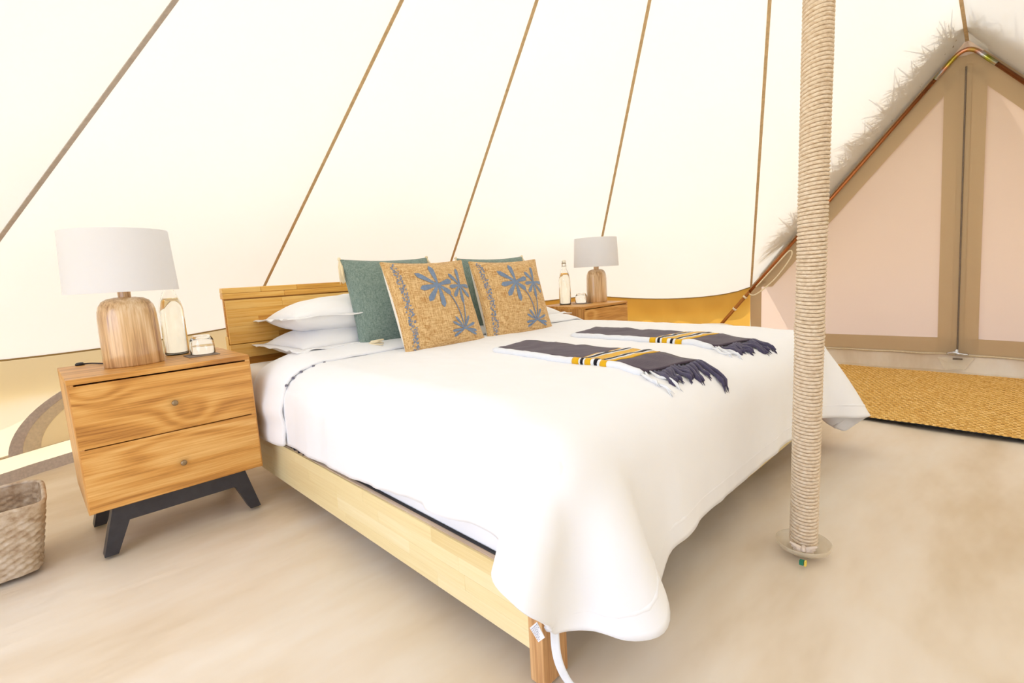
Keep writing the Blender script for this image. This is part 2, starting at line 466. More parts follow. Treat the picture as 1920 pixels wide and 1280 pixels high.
    # groundsheet lip that turns up the wall
for nm, (a0, a1) in (('wall_left', (97.9, 151.5)), ('wall_back', (46.9, 97.9)), ('wall_right', (22.5, 46.9)), ('wall_front', (204.5, 333.4))):
    g = []
    for k in range(61):
        a = lerp(a0, a1, k / 60); wv = .004 * math.sin(k * .9) + .003 * math.sin(k * 2.3)
        g.append([pol(a, RF - .030 + wv, -.03), pol(a, RF - .026 + wv, .02), pol(a, RF - .024 + wv * .6, .045)])
    obj('ground_band', MB().grid(g), M['grey_band'], walls[nm], smooth=True)
    g = []
    for k in range(61):
        a = lerp(a0, a1, k / 60)
        g.append([pol(a, RF - .027, .108), pol(a, RF - .030, .112), pol(a, RF - .030, .117), pol(a, RF - .026, .120)])
    obj('lip_seam', MB().grid(g), M['band_beige'], walls[nm], smooth=True)
# arched zip window in the left wall
win = structure('window_1', 'arched zip window in the low left wall')
def wl(a, z, off): return pol(a, lerp(RF, RE + .02, z / .55) - off, z)
def arch(a0, z0, wa, ha, r0, r1, off, n=40):
    g = []
    for k in range(n + 1):
        th = PI * k / n; row = []
        for rr in (r0, lerp(r0, r1, .5), r1):
            row.append(wl(a0 + wa * rr * math.cos(th), z0 + ha * rr * math.sin(th), off + (.002 if rr not in (r0, r1) else 0)))
        g.append(row)
    return g
WA, WZ, WW, WH = 108.6, .115, 10.9, .318
obj('window_binding', MB().grid(arch(WA, WZ, WW, WH, .95, 1.04, .030)), M['grey_band'], win, smooth=True)
obj('window_band', MB().grid(arch(WA, WZ, WW, WH, .83, .95, .028)), M['band_beige'], win, smooth=True)
g = []
for k in range(31):
    th = PI * k / 30
    g.append([wl(WA, WZ + .1, .026)] + [wl(WA + WW * .84 * q * math.cos(th), WZ + WH * .84 * q * math.sin(th), .026) for q in (.35, .7, 1)])
obj('window_flap', MB().grid(g), M['wall_left'], win, smooth=True)
# ---- floor: a slack groundsheet
fl = MB(); nx = 230; ext = 3.3; fi = {}
for i in range(nx + 1):
    for j in range(nx + 1):
        x = PX - ext + 2 * ext * i / nx; y = PY_ - ext + 2 * ext * j / nx
        if math.hypot(x - PX, y - PY_) > RF + .04: continue
        a = R(32); u = x * math.cos(a) + y * math.sin(a); v = -x * math.sin(a) + y * math.cos(a)
        h = .5 * noise.noise(Vector((u * 1.3, v * 4.2, 0))) + .3 * noise.noise(Vector((u * 3.1 + 7, v * 8.5, 3)))
        rad = math.hypot(x - PX, y - PY_); th = math.atan2(y - PY_, x - PX)
        h += .8 * noise.noise(Vector((math.cos(th) * 3.2, math.sin(th) * 3.2, rad * .6))) * smoothstep(.1, .5, rad) * (1 - smoothstep(1.0, 2.2, rad))
        h -= .6 * max(0, noise.noise(Vector((u * .9 + 3, v * 2.2, 9))))
        z = -.0105 + .0125 * max(-1, min(.8, h))
        fi[(i, j)] = len(fl.v); fl.v.append((x, y, z))
for (i, j), a in list(fi.items()):
    if (i + 1, j) in fi and (i, j + 1) in fi and (i + 1, j + 1) in fi:
        fl.f.append((a, fi[(i + 1, j)], fi[(i + 1, j + 1)], fi[(i, j + 1)])); fl.m.append(0)
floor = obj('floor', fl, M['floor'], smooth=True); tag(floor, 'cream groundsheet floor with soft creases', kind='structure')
gr = obj('ground', MB().add([(-30, -30, -.03), (30, -30, -.03), (30, 30, -.03), (-30, 30, -.03)], [(0, 1, 2, 3)]), M['sand'])
tag(gr, 'pale sand outside the tent', kind='structure')

# ---- the closed door, on the right
door = structure('door_1', 'closed canvas double door under the copper frame, zipped up the middle')
def doorpt(side, s, z, off=0):
    """s: 0 at the zip, 1 at the frame; side +1 the half towards the bed"""
    E = E4 if side > 0 else E5
    if z >= E.z:
        t = (D1.z - z) / (D1.z - E.z); L_ = D1.lerp(E, t)
    else:
        L_ = Vector((E.x + .10 * (1 - z / E.z), E.y + side * .03 * (1 - z / E.z), z))
    t = (D1.z - z) / D1.z; C_ = Vector((lerp(D1.x, B1.x, t), lerp(D1.y, B1.y, t), z))
    p = C_.lerp(L_, s); p.x -= off + .02 * math.sin(PI * s) * math.sin(PI * min(1, z / 1.6)) * 0
    return p
def cold(p, a):   # gentle slack folds of hanging canvas
    return p + Vector((a * (noise.noise(Vector((p.y * 2.2, p.z * 1.6, 4))) + .5 * noise.noise(Vector((p.y * 5 + p.z * 4, p.z * 3, 8)))), 0, 0))
ZS = .105                                     # top of the sill
for side in (1, -1):
    g = []
    zs = [ZS + (D1.z - ZS) * k / 44 for k in range(45)]
    for k in range(25):
        g.append([cold(doorpt(side, k / 24, z), .012 * math.sin(PI * k / 24)) for z in zs])
    obj('door_panel', MB().grid(g), M['door'], door, smooth=True)
    # reinforcing bands: along the frame, down the corner, beside the zip and along the hem
    def strip(name, f0, f1, z0, z1, off=.016, n=30, mat='door_band'):
        g = []
        for k in range(n + 1):
            z = lerp(z0, z1, k / n); a, b = f0(z), f1(z)
            g.append([cold(doorpt(side, lerp(a, b, q / 4), z, off), 0) for q in range(5)])
        return obj(name, MB().grid(g), M[mat], door, smooth=True)
    E = E4 if side > 0 else E5
    def width(z): return max(.02, (doorpt(side, 0, z) - doorpt(side, 1, z)).length)
    strip('frame_band', lambda z: max(0, 1 - .165 / width(z)), lambda z: 1, E.z, 2.02)
    strip('corner_band', lambda z: max(0, 1 - .085 / width(z)), lambda z: 1, ZS, E.z + .05)
    strip('zip_band', lambda z: .012 / width(z), lambda z: min(1, .105 / width(z)), ZS, 1.93, .017)
    strip('zip_tape', lambda z: .003 / width(z), lambda z: min(1, .03 / width(z)), ZS, 1.96, .021, mat='door_band')
    strip('hem_band', lambda z: .0, lambda z: 1, ZS, ZS + .105, .015, 6)
obj('zip_teeth', MB().tube([doorpt(1, 0, z, .025) for z in (ZS + .01, .5, 1.0, 1.5, 1.95)], .0045, 6), M['zip'], door)
g = []                                        # lip of the groundsheet under the door
for k in range(41):
    q = k / 40 * 2 - 1; side = 1 if q >= 0 else -1; p = doorpt(side, abs(q), ZS); b = doorpt(side, abs(q), 0)
    wv = .006 * math.sin(q * 17)
    g.append([p + Vector((-.012, 0, .006)), p + Vector((-.020 + wv * .5, 0, -.02)), b + Vector((-.024 + wv, 0, .04)), b + Vector((-.05 + wv, 0, -.035))])
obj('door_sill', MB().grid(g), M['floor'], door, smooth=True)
obj('sill_zip', MB().tube([doorpt(1 if q >= 0 else -1, abs(q), ZS, .026) + Vector((0, 0, -.006 + .003 * math.sin(q * 30))) for q in [k / 30 * 2 - 1 for k in range(61)] if q <= 1], .006, 6), M['band_beige'], door, smooth=True)
# latch at the foot of the zip
mb = MB(); c = doorpt(1, 0, ZS, .05)
mb.tube(cr([c + Vector((0, .05, .0)), c + Vector((-.01, .015, .012)), c + Vector((-.012, -.02, .004)), c + Vector((-.004, -.06, .0))], 5), [.008] * 5 + [.010] * 5 + [.008] * 5 + [.003], 8)
mb.box(c.x - .014, c.x - .002, c.y - .008, c.y + .010, c.z - .004, c.z + .035)
obj('latch', mb, M['chrome'], door, smooth=True)
mb = MB(); c2 = doorpt(1, 0, ZS, .04)
mb.add([c2 + Vector(p) for p in ((0, .10, -.03), (0, -.09, -.02), (-.02, -.045, -.10), (-.03, .055, -.105))], [(0, 1, 2, 3)])
obj('latch_tab', mb, M['plastic'], door)
mb = MB(); mb.box(c2.x - .004, c2.x - .001, c2.y - .03, c2.y + .02, c2.z - .045, c2.z - .028); obj('velcro_patch', mb, M['zip'], door)

# ---- A-shaped copper frame of the door
frame = thing('door_frame_pole', 'bent copper tube frame rising over the canvas door', 'tent pole', (4.2, .05, 0))
fo = Vector(frame.location)
inn = Vector((-.035, 0, -.03))
Ptop = D1 + inn + Vector((0, 0, -.005))
footL = Vector((4.13, -.01, .0)); elL = E4 + Vector((-.055, -.01, -.035))
dl = (elL - Ptop).normalized(); footL = Ptop + dl * (Ptop.z / -dl.z)
elR = E5 + Vector((-.045, .01, -.035)); dr = (elR - Ptop).normalized(); footR = Ptop + dr * (Ptop.z / -dr.z)
bend = .10
def shaft(d, foot, r): return [Ptop + d * bend * 1.9, Ptop + d * 1.2, foot]
obj('tube', MB().tube([p - fo for p in (Ptop + dl * .22, elL)], .0125, 14), M['copper'], frame, smooth=True)
obj('tube', MB().tube([p - fo for p in (Ptop + dr * .22, footR)], .0125, 14), M['copper'], frame, smooth=True)
obj('lower_tube', MB().tube([p - fo for p in (elL, footL)], .0135, 14), M['wall_in_leg'], frame, smooth=True)
def elbow_mat():
    m, nt, bs, out = newmat('passivated_steel'); L = nt.links.new
    n = tnoise(nt, texco(nt), 9, 1)
    L(ramp(nt, n, [(.3, lin((170, 176, 60))), (.45, lin((198, 200, 210))), (.55, lin((214, 150, 120))), (.7, lin((190, 170, 70)))]), bs.inputs['Base Color'])
    bs.inputs['Metallic'].default_value = .95; bs.inputs['Roughness'].default_value = .2; return m
arc = [Ptop + dl * .23] + [((1 - t) ** 2) * (Ptop + dl * .10) + 2 * t * (1 - t) * Ptop + t * t * (Ptop + dr * .10) for t in [k / 12 for k in range(13)]] + [Ptop + dr * .23]
obj('elbow', MB().tube([p - fo for p in arc], .0138, 14), elbow_mat(), frame, smooth=True)
for q in (.08, .26):
    c_ = elL.lerp(footL, q) - fo
    obj('cord_wrap', MB().tube([c_ - dl * .008, c_ + dl * .008], .0175, 12), M['white_cord'], frame, smooth=True)
lp = [elL + dl * .02, elL + Vector((-.03, -.06, -.02)), elL + Vector((-.03, -.20, .10)), elL + Vector((-.03, -.31, .26)), elL + Vector((-.03, -.30, .31)), elL + Vector((-.03, -.2, .2)), elL + Vector((-.03, -.06, .04))]
loop = obj('cord_loop', MB().tube(cr([p for p in lp], 8), .005, 8), M['white_cord'], smooth=True)
tag(loop, 'white cord loop tied around the copper door frame', 'cord')

# ---- centre pole wrapped in rope
pole = thing('tent_pole', 'upright centre pole wound with sisal rope from the floor up', 'tent pole', (PX, PY_, 0))
obj('pole_core', MB().lathe([(0, .01), (.026, .01), (.026, 3.04), (0, 3.04)], 20), M['legwood'], pole, smooth=True)
def helix(z0, z1, pitch, r):
    n = int((z1 - z0) / pitch * 18); pts = []
    for k in range(n + 1):
        z = z0 + (z1 - z0) * k / n; a = 2 * PI * (z - z0) / pitch
        wob = 1 + .014 * noise.noise(Vector((z * 9, 0, 0))) + .05 * math.exp(-((z - .62) / .02) ** 2)
        tilt = .006 * math.sin(a + .5) * (1 if z < .9 else -1) * min(1, abs(z - .9) / .3)
        pts.append((r * wob * math.cos(a), r * wob * math.sin(a), z + tilt))
    return pts
obj('rope_wrap', MB().tube(helix(.026, 3.0, .0098, .0305), .0048, 8), M['rope'], pole, smooth=True)
# tie of cloth and clear saucer at its foot
mb = MB(); mb.lathe([(.0, .004), (.045, .004), (.066, .018), (.069, .03), (.066, .031), (.062, .019), (.043, .008), (0, .008)], 36)
obj('foot_saucer', mb, M['plastic'], pole, smooth=True)
kx = Vector((-.040, -.0105, .03)); mb = MB()
e1 = Vector((.256, -.967, 0))
for sg in (-1, 1):
    for k in range(4):
        tip = kx + e1 * sg * (.020 + .004 * k) + Vector((0, 0, (k - 1.5) * .009)) + Vector((-.967, -.256, 0)) * .004
        mb.tube([kx, kx.lerp(tip, .5) + Vector((-.967, -.256, 0)) * .006, tip], [.004, .006, .003], 6)
mb.tube([kx + Vector((0, 0, -.006)), kx + Vector((-.013, -.004, 0)), kx + Vector((0, 0, .006))], .006, 8)
obj('cloth_tie', mb, cloth('tie_cotton', (232, 214, 196), .95, (60, .08)), pole, smooth=True)
mb = MB(); mb.box(-.080, -.070, -.022, -.012, .002, .014); obj('green_tag', mb, plain('green_label', (20, 120, 92), .5), pole)
mb = MB(); mb.box(-.080, -.070, -.028, -.024, .002, .015); obj('yellow_thread', mb, plain('yellow_thread', (236, 210, 90), .6), pole)

# ================================================================== THE BED
bed = thing('bed_frame', 'wooden king bed frame with stave headboard and pale side rails', 'bed', (1.4877, -.45, 0))
bo = Vector(bed.location)
BX0, BX1, HY = .567, 2.408, .49
def bb(name, x0, x1, y0, y1, z0, z1, mat, bevel=.002, parent=None):
    p = parent or bed
    off = bo if p is bed else bo + Vector(p.location)
    return boxobj(name, x0 - off.x, x1 - off.x, y0 - off.y, y1 - off.y, z0 - off.z, z1 - off.z, mat, p, bevel)
# headboard: a panel of glued staves with a rounded cap board along the top
hb = bb('headboard', BX0 + .005, BX1 - .005, HY + .012, HY + .03, .19, .775, M['rubberwood'])
def staves(x0, x1, z0, z1, rows, y0, y1, seed, parent, mat, lmin=.22, lmax=.5, axis='X', bev=.0012, round_x=True):
    r = random.Random(seed)
    for k in range(rows):
        za, zb = lerp(z0, z1, k / rows), lerp(z0, z1, (k + 1) / rows); x = x0
        while x < x1 - 1e-4:
            L_ = r.uniform(lmin, lmax)
            if x == x0: L_ *= r.uniform(.4, 1)
            xe = min(x1, x + L_)
            if x1 - xe < .1: xe = x1
            dy = r.uniform(0, .0008)
            if axis == 'X': bb('stave', x, xe, y0 + dy, y1, za, zb, mat, bev, parent)
            else: bb('stave', y0 + dy, y1, x, xe, za, zb, mat, bev, parent)
            x = xe
staves(BX0 + .008, BX1 - .008, .565, .758, 5, HY - .004, HY + .012, 3, hb, M['rubberwood'])
cap = bb('headboard_cap', BX0 + .003, BX1 - .003, HY + .004, HY + .034, .772, .79, M['rubberwood'])
staves(BX0, BX1, .764, .812, 2, HY - .006, HY + .036, 5, cap, M['rubberwood'], .16, .4, bev=.004)
bb('headboard_foot_rail', BX0 + .004, BX1 - .004, HY - .012, HY + .01, .50, .562, M['rubberwood'], .003)
for x in (BX0 + .004, BX1 - .044): bb('headboard_post', x, x + .04, HY + .012, HY + .05, 0, .6, M['rubberwood'], .003)
# side rails of pale staves
for sx, x0, x1 in ((0, BX0, BX0 + .028), (1, BX1 - .028, BX1)):
    rl = bb('side_rail', x0 + .004, x1 - .001, -1.32, HY, .072, .213, M['palewood'])
    r = random.Random(11 + sx)
    for k in range(4):
        za, zb = lerp(.068, .217, k / 4), lerp(.068, .217, (k + 1) / 4); y = -1.322
        while y < HY - 1e-4:
            ye = min(HY, y + r.uniform(.2, .5))
            if HY - ye < .12: ye = HY
            if sx == 0: bb('stave', x0 - r.uniform(0, .0006), x0 + .006, y, ye, za, zb, M['palewood'], .0009, rl)
            y = ye
    bb('rail_edge', x0 + .0062, x1, -1.322, HY, .2155, .2185, M['railtop'], .001)
bb('foot_rail', BX0 + .075, BX1 - .075, -1.322, -1.296, .075, .20, M['palewood'])
for x in (BX0 - .001, BX1 - .071):
    bb('leg', x, x + .072, -1.330, -1.292, 0, .217, M['legwood'], .002)
for k in range(9):
    y = lerp(-1.2, .4, k / 8); bb('slat', BX0 + .03, BX1 - .03, y - .035, y + .035, .135, .153, M['palewood'], .002)

# ---- mattress
MX0, MX1, MY0, MY1, MZ0, MZ1 = .592, 2.385, -1.36, .478, .205, .468
mt = thing('mattress', 'thick white mattress lying in the wooden bed frame', 'mattress', (1.4877, -.45, MZ0))
mo = Vector(mt.location)
def rbox(x0, x1, y0, y1, z0, z1, r, seg=5):
    mb = MB(); mb.box(x0, x1, y0, y1, z0, z1)
    return mb, r
mb = MB(); mb.box(MX0 - mo.x, MX1 - mo.x, MY0 - mo.y, MY1 - mo.y, -.046, MZ1 - MZ0)
def roundbox(name, mb, r, mat, parent, seg=6):
    me = bpy.data.meshes.new(name); me.from_pydata(mb.v, [], mb.f); me.materials.append(mat)
    bm = bmesh.new(); bm.from_mesh(me); bmesh.ops.bevel(bm, geom=list(bm.edges), offset=r, segments=seg, affect='EDGES', profile=.5)
    bm.to_mesh(me); bm.free(); me.polygons.foreach_set('use_smooth', [True] * len(me.polygons))
    o = bpy.data.objects.new(name, me); COL.objects.link(o); o.parent = parent; return o
roundbox('mattress_body', mb, .045, M['white'], mt)
mb = MB(); mb.box(MX0 - .006 - mo.x, MX1 + .006 - mo.x, .02 - mo.y, MY1 + .002 - mo.y, .05, MZ1 - MZ0 + .008)
roundbox('fitted_sheet', mb, .05, M['sheet'], mt)
mb = MB()
ring = []
for cx_, cy_, a0 in ((MX0 + .06, MY0 + .06, 180), (MX1 - .06, MY0 + .06, 270), (MX1 - .06, MY1 - .06, 0), (MX0 + .06, MY1 - .06, 90)):
    ring += [(cx_ + .063 * math.cos(R(a0 + 18 * k)), cy_ + .063 * math.sin(R(a0 + 18 * k))) for k in range(6)]
mb.tube([Vector((x - mo.x, y - mo.y, .014)) for x, y in ring], .0045, 8, closed=True)
obj('piping', mb, M['black'], mt)
# black lacing of the base cover that shows near the head
mb = MB(); pts = []
for k in range(60):
    y = lerp(-.30, .06, k / 59); pts.append(Vector((MX0 - .012 - mo.x - .006 * math.sin(k * .9), y - mo.y, .022 + .010 * math.sin(k * 1.05))))
mb.tube(pts, .003, 6); obj('base_lacing', mb, M['black'], mt, smooth=True)

# ---- duvet: a sheet let fall over the bed (a small cloth solver), then thickened
def drape():
    x0, x1, y0, y1 = MX0 - .240, MX1 + .27, MY0 - .290, .20
    nx, ny = 92, 74
    xs = np.linspace(x0, x1, nx); ys = np.linspace(y0, y1, ny)
    Xg, Yg = np.meshgrid(xs, ys, indexing='ij')
    P = np.stack([Xg, Yg, np.full_like(Xg, .505)], -1)
    rs = np.random.RandomState(4)
    # the hem was pulled a little askew and its corners are rounded
    dxr, dyr = xs[1] - xs[0], ys[1] - ys[0]
    ox = np.maximum(0, MX0 - Xg) / (MX0 - x0); oxf = np.maximum(0, Xg - MX1) / (x1 - MX1); oy = np.maximum(0, MY0 - Yg) / (MY0 - y0)
    near = .94 - .24 * np.clip((-.55 - Yg) / .65, 0, 1) + .06 * np.clip((-1.32 - Yg) / .12, 0, 1)
    P[..., 0] += ox * (MX0 - x0) * (1 - near) + .30 * ox * oy * (MX0 - x0) - .22 * oxf * oy * (x1 - MX1)
    P[..., 1] += .30 * ox * oy * (MY0 - y0) + .20 * oxf * oy * (MY0 - y0) - .04 * oy * np.exp(-((Xg - .66) / .06) ** 2) + .04 * oy * np.exp(-((Xg - .77) / .04) ** 2) - .13 * oy * np.exp(-((Xg - .87) / .045) ** 2)
    P0r = P.copy()
    P[..., 2] += .004 * rs.rand(nx, ny)
    free = ((Xg < MX0 + .09) | (Xg > MX1 - .09) | (Yg < MY0 + .22)).astype(float)
    V = np.zeros_like(P); dt = 1 / 60.; g = np.array([0, 0, -3.2])
    # a nudge so the corner cloth folds towards the foot
    def sets():
        out = []
        for par in (0, 1):
            out.append(((slice(par, nx - 1, 2), slice(None)), (slice(par + 1, nx, 2), slice(None)), dxr, 1.0))
            out.append(((slice(None), slice(par, ny - 1, 2)), (slice(None), slice(par + 1, ny, 2)), dyr, 1.0))
        dd = math.hypot(dxr, dyr)
        for par in (0, 1):
            out.append(((slice(par, nx - 1, 2), slice(0, ny - 1)), (slice(par + 1, nx, 2), slice(1, ny)), dd, .35))
            out.append(((slice(par, nx - 1, 2), slice(1, ny)), (slice(par + 1, nx, 2), slice(0, ny - 1)), dd, .35))
        for st in (2, 5):
            k = .10 if st == 2 else .06
            for par in range(0, 2 * st, st):
                for q in range(st):
                    a = np.arange(par + q, nx - st, 2 * st)
                    if len(a): out.append(((a, slice(None)), (a + st, slice(None)), dxr * st, k))
                    b = np.arange(par + q, ny - st, 2 * st)
                    if len(b): out.append(((slice(None), b), (slice(None), b + st), dyr * st, k))
        return [(A, B, np.linalg.norm(P0r[B] - P0r[A], axis=-1, keepdims=True), st) for A, B, L_, st in out]
    S = sets(); Wt = free
    def sdf_push(P, c, h, r, th):
        q = np.abs(P - c) - (h - r); qm = np.maximum(q, 0); ln = np.linalg.norm(qm, axis=-1)
        d = ln + np.minimum(q.max(-1), 0) - r
        n = np.where(ln[..., None] > 1e-9, qm / np.maximum(ln, 1e-9)[..., None], 0) * np.sign(P - c)
        ins = ln <= 1e-9
        if ins.any():
            ax = q.argmax(-1); e = np.eye(3)[ax] * np.sign(P - c); n = np.where(ins[..., None], e, n)
        pen = np.maximum(th - d, 0)
        return n * pen[..., None], pen > 0
    boxes = [(np.array([(MX0 + MX1) / 2, (MY0 + 1.5) / 2, .24]), np.array([(MX1 - MX0) / 2, (1.5 - MY0) / 2, .236]), .085, .018),
             (np.array([(BX0 + BX1) / 2, .1, .10]), np.array([(BX1 - BX0) / 2, 1.425, .117]), .01, .012)]
    for it in range(190):
        V += dt * g * Wt[..., None]; V *= .985
        P0 = P.copy(); P = P + V * dt
        for k in range(9):
            for A, B, L_, st in S:
                d = P[B] - P[A]; ln = np.linalg.norm(d, axis=-1, keepdims=True) + 1e-9
                wa = Wt[A][..., None]; wb = Wt[B][..., None]; ws = wa + wb
                cdf = (ln - L_)
                if st < .2: cdf = np.minimum(cdf, 0)
                cor = d / ln * cdf * st / np.maximum(ws, 1e-9)
                P[A] = P[A] + cor * wa; P[B] = P[B] - cor * wb
            hit = np.zeros((nx, ny), bool)
            for c, h, r, th in boxes:
                dp, hh = sdf_push(P, c, h, r, th); P = P + dp * Wt[..., None]; hit |= hh
            P[..., 2] = np.maximum(P[..., 2], .012)
        V = (P - P0) / dt
        V[hit] *= .35
        sp = np.linalg.norm(V, axis=-1, keepdims=True); V = V * np.minimum(1, 2.5 / np.maximum(sp, 1e-9))
    return xs, ys, P
xs, ys, DP = drape()
nx, ny = len(xs), len(ys)
# loft: the quilt is a little full on top and eases down to the pillows
for i in range(nx):
    for j in range(ny):
        x, y = xs[i], ys[j]
        top = smoothstep(MX0 - .02, MX0 + .16, x) * (1 - smoothstep(MX1 - .16, MX1 + .02, x)) * smoothstep(MY0 - .02, MY0 + .28, y)
        n_ = noise.noise(Vector((x * 2.1, y * 2.1, 1))) * .006 + noise.noise(Vector((x * 5, y * 6, 2))) * .0025
        DP[i, j, 2] += top * (.004 + n_)
# soft folds of the hanging sides
for i in range(nx):
    for j in range(ny):
        x, y = xs[i], ys[j]
        hs = max(smoothstep(MX0 + .05, MX0 - .12, x), smoothstep(MX1 - .05, MX1 + .12, x)); hf = smoothstep(MY0 + .10, MY0 - .10, y)
        if hs > 0: DP[i, j, 0] += (1 if x > 1.5 else -1) * hs * (.009 * noise.noise(Vector((y * 8.5, x * 2.5, 6))) + .004 * noise.noise(Vector((y * 21, x * 4, 8))) + .004)
        if hf > 0: DP[i, j, 1] -= hf * (.011 * noise.noise(Vector((x * 7.5, y * 2.2, 3))) + .004 * noise.noise(Vector((x * 18 + y * 6, y * 4, 9))) + .004)
duvet = thing('duvet', 'white duvet spread over the bed and hanging past its foot', 'duvet', (1.4877, -.55, .49))
do = Vector(duvet.location)
def to_bm(P, off):
    g = [[Vector(P[i, j]) - off for j in range(P.shape[1])] for i in range(P.shape[0])]
    return MB().grid(g)
def thicken(o, t, sub=1):
    s = o.modifiers.new('soft', 'SUBSURF'); s.levels = sub; s.render_levels = sub
    d = o.modifiers.new('thick', 'SOLIDIFY'); d.thickness = t; d.offset = 0
dv = obj('duvet_cover', to_bm(DP, do), M['white'], duvet, smooth=True); thicken(dv, .014, 1)
# surface lookup for whatever lies on the duvet
bvh = BVHTree.FromPolygons([tuple(Vector(p)) for row in DP for p in row], [tuple(a) for a in MB().grid([[0] * ny] * nx).f] if False else
                           [(i * ny + j, (i + 1) * ny + j, (i + 1) * ny + j + 1, i * ny + j + 1) for i in range(nx - 1) for j in range(ny - 1)])
def onduvet(x, y, up=.011):
    h = bvh.ray_cast(Vector((x, y, 2)), Vector((0, 0, -1)))
    if h[0] is None: return Vector((x, y, .2))
    n = h[1]; n = n if n.z > 0 else -n
    return h[0] + n * up
def nearduvet(p, up=.011):
    h = bvh.find_nearest(Vector(p)); n = h[1]
    c = Vector((1.4877, -.4, .3))
    if n.dot(h[0] - c) < 0: n = -n
    return h[0] + n * up
# turned-back collar at the head end, open edge with small dark snaps
jf = [j for j in range(ny) if ys[j] > -.115]
g = []
NXC = nx
for i in range(nx):
    row = []
    for q, j in enumerate(jf):
        p = Vector(DP[i, j]); pa = Vector(DP[min(nx - 1, i + 1), j]) - Vector(DP[max(0, i - 1), j]); pb = Vector(DP[i, min(ny - 1, j + 1)]) - Vector(DP[i, max(0, j - 1)])
        n = pa.cross(pb).normalized(); t = q / (len(jf) - 1)
        bulge = .012 + .024 * math.sin(PI * min(1, t * 1.0)) ** .7 + .006 * noise.noise(Vector((xs[i] * 7, ys[j] * 5, 5)))
        if xs[i] < MX0 or xs[i] > MX1: bulge += .006 * math.sin(xs[i] * 55) * (1 if t < .9 else .5)
        row.append(p + n * bulge)
    j = jf[-1]; p = Vector(DP[i, j]); y1 = p + (Vector(DP[i, j]) - Vector(DP[i, j - 1])).normalized() * .02
    row += [y1 + n * .012, p - n * .002]
    g.append([p - do for p in row])
co = obj('turned_collar', MB().grid(g), M['white'], duvet, smooth=True); thicken(co, .007, 1)
for i in (9, 10.2, 11.4, 13.2, 14.8):
    p = Vector(g[int(i)][0]).lerp(Vector(g[int(i) + 1][0]), i % 1); mb = MB(); mb.lathe([(0, -.004), (.005, -.003), (.006, 0), (.004, .004), (0, .005)], 10, (0, 0, 0))
    obj('snap_button', mb, M['snap'], duvet, p + Vector((-.002, -.006, -.003)), smooth=True)
# stitched line across the foot drop and the hem band
def ridge(name, row, half, h):
    mb = MB(); g = []
    for i in range(nx):
        p = Vector(DP[i, row]); g.append(p - do)
    mb.tube(g, h, 6); return obj(name, mb, M['white'], duvet, smooth=True)
ridge('hem_stitch', 2, .01, .0085)
# care label and tie at the near foot corner
mb = MB(); LB = [Vector(p) + Vector((-.012, -.006, -.006)) for p in ((.548, -1.322, .156), (.546, -1.345, .140), (.541, -1.366, .163), (.545, -1.344, .181))]
nl = Vector((-1, -.25, .1)).normalized()
mb.add([p - do + nl * .0 for p in LB] + [p - do + nl * .0016 for p in LB], [(0, 1, 2, 3), (7, 6, 5, 4), (0, 4, 5, 1), (1, 5, 6, 2), (2, 6, 7, 3), (3, 7, 4, 0)])
lab = obj('care_label', mb, plain('label_satin', (240, 240, 244), .5), duvet); lab['label'] = 'small white care label with lines of print'
mb = MB(); u_ = (LB[1] - LB[0]); v_ = (LB[3] - LB[0])
for r_ in range(6):
    b_ = .08
    while b_ < .9:
        l_ = rnd.uniform(.06, .16); p0 = LB[0] + u_ * b_ + v_ * (.1 + r_ * .15); p1 = p0 + u_ * min(l_, .92 - b_); hv = v_ * .045
        q = [p0, p1, p1 + hv, p0 + hv]; mb.add([a - do + nl * .0022 for a in q], [(0, 1, 2, 3)]); b_ += l_ + .05
obj('label_print', mb, plain('label_ink', (110, 110, 130), .7), lab)
tie = [Vector((.590, -1.345, .19)), Vector((.578, -1.352, .14)), Vector((.570, -1.362, .09)), Vector((.575, -1.375, .05)), Vector((.590, -1.388, .02)), Vector((.605, -1.395, .008))]
tp = cr(tie, 6); mb = MB(); gg = []
for p in tp: gg.append([p - do + Vector((.006, -.006, 0)), p - do, p - do + Vector((-.006, .006, .001))])
t_ = obj('corner_tie', mb.grid(gg), M['bluewhite'], duvet, smooth=True); thicken(t_, .003, 1)

# ================================================================== PILLOWS AND CUSHIONS
def pad(w_, h_, th, pin=.07, n=22, pw=.45, wr=.0, seed=0, back=1.0):
    """two faces (front -y, back +y) of a stuffed square lying in the xz plane"""
    F, B = [], []
    for i in range(n + 1):
        u = math.sin((2 * i / n - 1) * PI / 2) ; fr, br = [], []
        for j in range(n + 1):
            v = math.sin((2 * j / n - 1) * PI / 2)
            x = w_ / 2 * u * (1 - pin * (1 - v * v)); z = h_ / 2 * v * (1 - pin * (1 - u * u))
            t = th / 2 * (max(0, (1 - u * u) * (1 - v * v))) ** pw
            w2 = wr * (noise.noise(Vector((x * 9, z * 9, seed))) + .6 * noise.noise(Vector((x * 22, z * 18, seed + 4)))) * (t / (th / 2)) ** .5 if t > 0 else 0
            fr.append(Vector((x, -t - w2, z))); br.append(Vector((x, t * back - w2 * .6, z)))
        F.append(fr); B.append(br)
    return F, B
def surf(F, n=22):
    def at(u, v, up):
        # u,v in -1..1 -> point on the front face
        a = (math.asin(max(-1, min(1, u))) / (PI / 2) + 1) / 2 * n; b = (math.asin(max(-1, min(1, v))) / (PI / 2) + 1) / 2 * n
        i = min(n - 1, int(a)); j = min(n - 1, int(b)); s, t = a - i, b - j
        p = F[i][j].lerp(F[i + 1][j], s).lerp(F[i][j + 1].lerp(F[i + 1][j + 1], s), t)
        return p + Vector((0, -up, 0))
    return at
